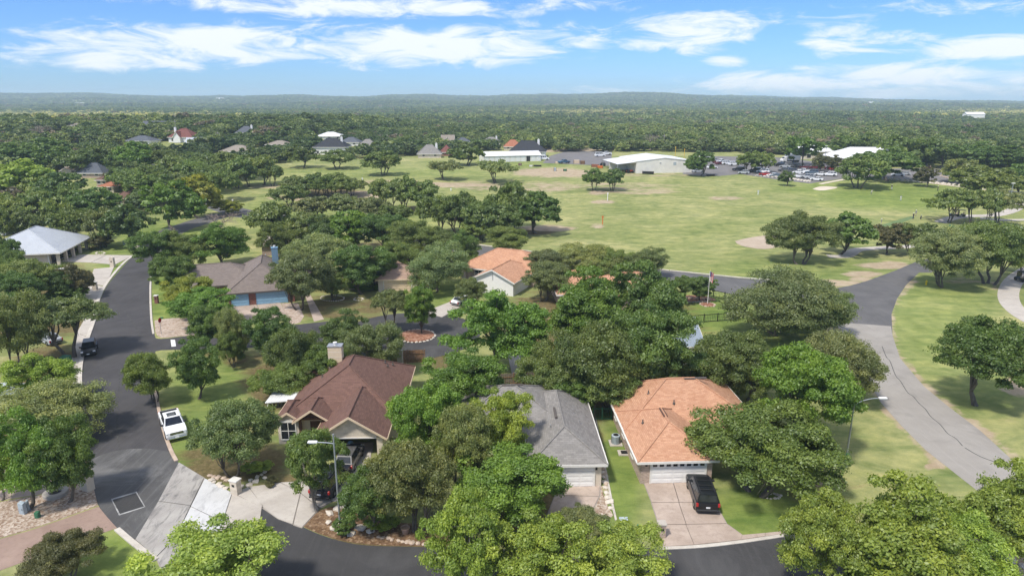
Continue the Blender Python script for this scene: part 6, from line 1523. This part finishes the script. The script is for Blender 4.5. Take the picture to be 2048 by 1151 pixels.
# yard clutter by the workshop
def crate(px, w, d, h, mat, label, top=None):
    p = P(*px); r_ = empty('storage_crate', tuple(p), R(rs.uniform(-20,20)), label, 'crate')
    for k in range(4): MB().box(-w/2, w/2, -d/2, d/2, h*k/4+.02, h*(k+1)/4-.02).build('slat', M[mat], r_)
    for sx in (-1,1):
        for sy in (-1,1): MB().box(sx*w/2-.06, sx*w/2+.06, sy*d/2-.06, sy*d/2+.06, 0, h+.05).build('corner_post', M['wood_dark'], r_)
crate((1190,334), 3.0, 1.6, 1.2, 'sh_terracotta', 'stack of rusty red slatted crates in the yard'); crate((1200,336), 2.4, 1.4, 1.0, 'orange_paint', 'orange slatted crate in the yard'); crate((1296,348), 4.5, .8, 1.1, 'black_metal', 'row of black bins against the workshop wall')
crate((1153,327), 2.6, 1.6, 1.6, 'trim_cream', 'cream slatted crate heap behind the blue pickup'); crate((1165,328), 1.8, 1.8, 1.5, 'wood', 'brown crate among the yard machines'); crate((1115,327), 2.0, 1.2, .8, 'trim_cream', 'low cream crate on the grass by the storage building'); crate((1075,333), 3.2, 1.0, .7, 'black_metal', 'low black crate on the grass below the storage building'); crate((1062,333), 1.6, 1.0, .6, 'siding_white', 'low white crate on the grass below the storage building'); crate((1040,331), 1.2, 1.0, 1.1, 'brick_red', 'rust coloured crate on the grass'); crate((1110,342), 1.0, 1.0, 1.4, 'meter_grey', 'grey crate above the bare pitch'); crate((1130,342), 1.4, 1.0, .8, 'green_box', 'green crate above the bare pitch'); crate((1421,352), 3.0, 1.0, .7, 'black_metal', 'low dark crate at the car park entrance')
# ---- people: one skinned body per pose, coloured by height
def person_mesh(pose):
    if pose == 'putt':
        J = {'pel':(0,0,.92,.15,.11),'chest':(0,-.16,1.28,.17,.12),'neck':(0,-.25,1.44,.06,.06),'head':(0,-.33,1.58,.10,.11),'ls':(-.19,-.18,1.36,.065,.065),'rs':(.19,-.18,1.36,.065,.065),'le':(-.20,-.30,1.10,.05,.05),'re':(.20,-.30,1.10,.05,.05),'lh':(-.03,-.42,.90,.04,.04),'rh':(.03,-.42,.86,.04,.04)}
    else:
        J = {'pel':(0,0,.95,.15,.11),'chest':(0,0,1.32,.18,.12),'neck':(0,0,1.52,.06,.06),'head':(0,-.02,1.68,.10,.11),'ls':(-.2,0,1.42,.065,.065),'rs':(.2,0,1.42,.065,.065),'le':(-.27,.02,1.14,.05,.05),'re':(.25,-.06,1.15,.05,.05),'lh':(-.28,-.06,.90,.04,.04),'rh':(.18,-.28,1.05,.04,.04)}
    J.update({'lk':(-.11,-.03,.50,.07,.07),'rk':(.12,-.02,.50,.07,.07),'lf':(-.13,.02,.08,.05,.05),'rf':(.15,.02,.08,.05,.05),'lt':(-.14,-.14,.05,.045,.04),'rt':(.17,-.14,.05,.045,.04),'lp':(-.1,0,.86,.10,.10),'rp':(.1,0,.86,.10,.10)})
    ed = [('pel','chest'),('chest','neck'),('neck','head'),('chest','ls'),('ls','le'),('le','lh'),('chest','rs'),('rs','re'),('re','rh'),('pel','lp'),('lp','lk'),('lk','lf'),('lf','lt'),('pel','rp'),('rp','rk'),('rk','rf'),('rf','rt')]
    ks = list(J); me = bpy.data.meshes.new('body'); me.from_pydata([J[k][:3] for k in ks], [(ks.index(a), ks.index(b)) for a, b in ed], [])
    o = bpy.data.objects.new('tmp', me); col.objects.link(o)
    o.modifiers.new('s', 'SKIN'); 
    sk = me.skin_vertices[0].data
    for i, k in enumerate(ks): sk[i].radius = J[k][3:5]; sk[i].use_root = (k == 'pel')
    sb = o.modifiers.new('u', 'SUBSURF'); sb.levels = sb.render_levels = 1
    dg = bpy.context.evaluated_depsgraph_get(); out = bpy.data.meshes.new_from_object(o.evaluated_get(dg)); bpy.data.objects.remove(o); return out
M['skin'] = plain('skin', (.42,.26,.18), .6); 
CL = {k: plain('cloth_'+k, c, .85) for k, c in dict(white=(.72,.72,.70), black=(.025,.025,.028), grey=(.20,.21,.22), khaki=(.42,.36,.26), navy=(.03,.04,.09)).items()}
BODY = {k: person_mesh(k) for k in ('putt', 'stand')}
def person(px, pose, shirt, trousers, heading, label, club=True):
    p = P(*px); me = BODY[pose].copy(); me.materials.clear()
    for m_ in (CL[shirt], CL[trousers], M['skin'], CL['black']): me.materials.append(m_)
    hi = 1.43 if pose == 'putt' else 1.50
    for f in me.polygons:
        c = f.center; arm = abs(c.x) > .17 and c.z < 1.2 and c.z > .8 or (pose == 'putt' and c.y < -.33 and c.z < 1.05)
        f.material_index = 2 if c.z > hi or arm else 0 if c.z > .93 else 1 if c.z > .12 else 3
    r_ = empty('person', (p.x, p.y, p.z+.02), heading, label, 'person'); link_mesh('body', me, r_)
    mb = MB(); z_ = 1.58 if pose == 'putt' else 1.68; y_ = -.33 if pose == 'putt' else -.02
    mb.lathe([(.125,z_+.05),(.12,z_+.1),(.07,z_+.16),(.02,z_+.17)], 10, 0, y_+.02); mb.box(-.07,.07,y_-.2,y_-.08,z_+.05,z_+.07); mb.build('cap', CL['white' if shirt != 'white' else 'navy'], r_)
    if club:
        c_ = empty('golf_club', (p.x, p.y, p.z+.02), heading, 'golf club held by the ' + label.split(' ', 1)[0] + ' ' + label.split(' ', 1)[1], 'golf club')
        a = (0,-.42,.95) if pose == 'putt' else (.18,-.28,1.08); b = (.02,-.72,.02) if pose == 'putt' else (.3,-.45,.02)
        MB().tube([a, b], .012, 5).build('shaft', M['galv'], c_); MB().box(b[0]-.06, b[0]+.06, b[1]-.03, b[1]+.03, 0, .05).build('club_head', M['black_metal'], c_)
person((1742,389), 'putt', 'white', 'grey', R(40), 'golfer in white shirt and grey trousers bending to putt'); person((1783,379), 'stand', 'black', 'white', R(-60), 'golfer in black shirt and white trousers standing'); person((1801,401), 'putt', 'white', 'white', R(-30), 'golfer all in white bending over the ball'); person((1875,382), 'stand', 'black', 'black', R(80), 'golfer all in black with white cap standing')
person((1826,438), 'stand', 'black', 'navy', R(200), 'person in black shirt and navy trousers at the tee mat'); person((1831,432), 'stand', 'grey', 'khaki', R(120), 'person in grey shirt and khaki trousers near the tee mat'); person((1762,450), 'stand', 'grey', 'khaki', R(-120), 'person in grey shirt standing behind the leaning trees', False); person((466,408), 'stand', 'white', 'khaki', R(30), 'person in white shirt walking by the field road', False)
p = P(1841, 438); r_ = empty('golf_bag', tuple(p), 0, 'dark golf bag on the grass beside the tee mat', 'golf bag'); MB().tube([(0,0,0),(.1,.05,.9)], [.16,.15], 10).build('bag', CL['black'], r_)
for k in range(4): MB().tube([(.1,.05,.85),(.1+.05*k,.1-.05*k,1.15+.05*k)], .015, 4).build('club', M['galv'], r_)
# ================================================================== WOODS BEYOND
def build_forest():
    rng = np.random.default_rng(77)
    # plant meshes kept out of the scene, shared by every point
    pc = bpy.data.collections.new('forest_kinds')
    specs = [(11,7.5,1.0,8,55,30,.72),(10,8.0,.9,8,55,30,.72),(9,7.0,.8,7,50,30,.68),(12,7.0,1.0,9,60,30,.74)]
    far = [(13,9,1.0,6,14,12,2.1),(15,9,1.0,6,15,12,2.3)]
    for i, (W, Hh, base, lobes, cl, per, leaf) in enumerate(specs + far):
        r2 = np.random.default_rng(500+i); pts, nr_, ti, C = leaf_cloud(r2, W, Hh, base, lobes, cl, per, leaf, .8, .5)
        o = bpy.data.objects.new('kind_%d' % i, leaf_mesh('kind', r2, pts, nr_, ti, leaf, M['leaf_forest'])); pc.objects.link(o)
    # points
    P_, I_, S_, C_ = [], [], [], []
    lineX = [-400,0,150,230,330,430,500,590,830,960,1090,1230,1480,1600,1700,1850,2048,2500]
    lineY = [500,490,465,455,405,345,330,324,312,302,303,303,305,312,318,330,342,352]
    def add(n, y0, y1, ids, s0, s1, powr):
        Y = (rng.uniform(y0**powr, y1**powr, n))**(1/powr); X = rng.uniform(-1, 1, n)*(60 + Y*.86)
        Z = hgt(X, Y); zc = Y*CC - (Z-CAM_H)*SS; px = PCX + FPX*X/zc; py = PCY - FPX*(Y*SS + (Z-CAM_H)*CC)/zc
        ok = py < np.interp(px, lineX, lineY)
        ok &= (px > -350) & (px < 2400)
        for (fx, fy, rx, ry) in FOOT:
            ok &= ~((np.abs(X-fx) < rx+.5) & (Y > fy-ry-32) & (Y < fy+ry))
        # far street, clearings
        ok &= ~((px > 285) & (px < 345) & (py > 318) & (py < 372)); ok &= ~((px > 330) & (px < 376) & (py > 270) & (py < 312) & (px > 345))
        ok &= ~((px > 60) & (px < 135) & (py > 268) & (py < 284)); ok &= ~((px > 1160) & (px < 1190) & (py > 290)); ok &= ~((px > 400) & (px < 500) & (py > 395))
        clear = np.sin(X*.0123+Y*.0051+.4)*np.sin(Y*.0093-X*.0047+1.3) + .5*np.sin(X*.037+.9)*np.sin(Y*.029)
        ok &= ~((clear > .98) & (Y > 520))
        for (tx, ty, tr_) in TREE_SPOTS:
            if ty > 180: ok &= np.hypot(X-tx, Y-ty) > tr_*.9
        X, Y, Z, px, py = X[ok], Y[ok], Z[ok], px[ok], py[ok]; k = len(X)
        P_.append(np.stack([X, Y, Z-.2], -1)); I_.append(rng.choice(ids, k)); S_.append(s0 + (s1-s0)*rng.beta(1.6, 2.2, k)*1.25)
        # hue by stand: olive, dark, fresh and dry stands in slow patches
        pat = np.sin(X*.011+Y*.004+1)*np.cos(Y*.007-X*.003) + .6*np.sin(X*.031+2)*np.sin(Y*.019)
        mixv = np.clip(.45 + .3*pat + rng.normal(0, .36, k), 0, 1)[:, None]
        cA, cB = np.array([.080,.126,.036]), np.array([.245,.290,.095])
        c = cA*(1-mixv) + cB*mixv
        fresh = rng.random(k) < .07; c[fresh] = np.array([.14,.205,.045])*rng.uniform(.8, 1.1, (fresh.sum(), 1))
        dry = rng.random(k) < .035; c[dry] = np.array([.24,.20,.14])
        pale = (np.exp(-((px-60)/200)**2 - ((py-240)/8)**2) + .8*np.exp(-((px-330)/120)**2-((py-241)/5)**2) + .8*np.exp(-((px-2000)/120)**2-((py-231)/6)**2) + .5*np.exp(-((px-1200)/140)**2-((py-229)/5)**2))  # sunlit bands of the far woods, put into the leaf colour
        sel = rng.random(k) < np.clip(pale*1.3, 0, .95); c[sel] = np.array([.50,.48,.22])*rng.uniform(.75, 1.15, (sel.sum(), 1))
        C_.append(c*rng.uniform(.82, 1.18, (k, 1)))
    add(9000, 165, 520, [0,1,2,3], .65, 1.25, 2); add(12000, 500, 1000, [0,1,2,3], .85, 1.5, 2); add(26000, 1000, 2300, [4,5], .75, 1.25, 2); add(46000, 2300, 5600, [4,5], .9, 1.7, 1.6)
    Pn = np.vstack(P_); Ix = np.concatenate(I_).astype(np.int32); Sc = np.concatenate(S_).astype(np.float32); Cl = np.vstack(C_)
    me = bpy.data.meshes.new('forest'); me.vertices.add(len(Pn)); me.vertices.foreach_set('co', Pn.ravel()); me.update()
    me.attributes.new('kind_id', 'INT', 'POINT').data.foreach_set('value', Ix)
    me.attributes.new('size', 'FLOAT', 'POINT').data.foreach_set('value', Sc)
    me.attributes.new('turn', 'FLOAT_VECTOR', 'POINT').data.foreach_set('vector', np.stack([np.zeros(len(Pn)), np.zeros(len(Pn)), rng.uniform(0, 6.28, len(Pn))], -1).ravel().astype(np.float32))
    me.attributes.new('leafcol', 'FLOAT_COLOR', 'POINT').data.foreach_set('color', np.hstack([Cl, np.ones((len(Cl), 1))]).ravel().astype(np.float32))
    o = tag(link_mesh('forest', me), 'mass of oak and juniper woods stretching to the horizon', 'forest', kind='stuff')
    ng = bpy.data.node_groups.new('forest', 'GeometryNodeTree'); ng.interface.new_socket('Geometry', in_out='INPUT', socket_type='NodeSocketGeometry'); ng.interface.new_socket('Geometry', in_out='OUTPUT', socket_type='NodeSocketGeometry')
    N = ng.nodes.new; gi, go = N('NodeGroupInput'), N('NodeGroupOutput'); L = ng.links.new
    mp = N('GeometryNodeMeshToPoints'); L(gi.outputs[0], mp.inputs['Mesh'])
    iop = N('GeometryNodeInstanceOnPoints'); L(mp.outputs[0], iop.inputs['Points'])
    ci_ = N('GeometryNodeCollectionInfo'); ci_.inputs['Collection'].default_value = pc; ci_.inputs['Separate Children'].default_value = True; ci_.inputs['Reset Children'].default_value = True
    L(ci_.outputs[0], iop.inputs['Instance']); iop.inputs['Pick Instance'].default_value = True
    def attr(nm, ty):
        a = N('GeometryNodeInputNamedAttribute'); a.data_type = ty; a.inputs[0].default_value = nm
        return a.outputs[0]
    L(attr('kind_id', 'INT'), iop.inputs['Instance Index']); cs = N('ShaderNodeCombineXYZ'); sz = attr('size', 'FLOAT'); sm = N('ShaderNodeMath'); sm.operation = 'MULTIPLY'; sm.inputs[1].default_value = .82
    L(sz, sm.inputs[0]); L(sz, cs.inputs[0]); L(sz, cs.inputs[1]); L(sm.outputs[0], cs.inputs[2]); L(cs.outputs[0], iop.inputs['Scale'])
    e2r = N('FunctionNodeEulerToRotation'); L(attr('turn', 'FLOAT_VECTOR'), e2r.inputs[0]); L(e2r.outputs[0], iop.inputs['Rotation'])
    L(iop.outputs[0], go.inputs[0])
    md = o.modifiers.new('forest', 'NODES'); md.node_group = ng
    return len(Pn)
build_forest()

# ================================================================== HAZE
hz = MB().box(-8000, 8000, -300, 6900, -75, 96).build('haze', bpy.data.materials.new('haze'))
tag(hz, 'thin blue haze over the wooded plain', 'haze', kind='stuff')
hm = hz.data.materials[0]; hm.use_nodes = True; hm.node_tree.nodes.clear()
vp = hm.node_tree.nodes.new('ShaderNodeVolumePrincipled'); vp.inputs['Color'].default_value = (.66,.83,1.0,1); vp.inputs['Density'].default_value = HAZE_DENSITY; vp.inputs['Anisotropy'].default_value = 0.0
ho = hm.node_tree.nodes.new('ShaderNodeOutputMaterial'); hm.node_tree.links.new(vp.outputs[0], ho.inputs['Volume'])
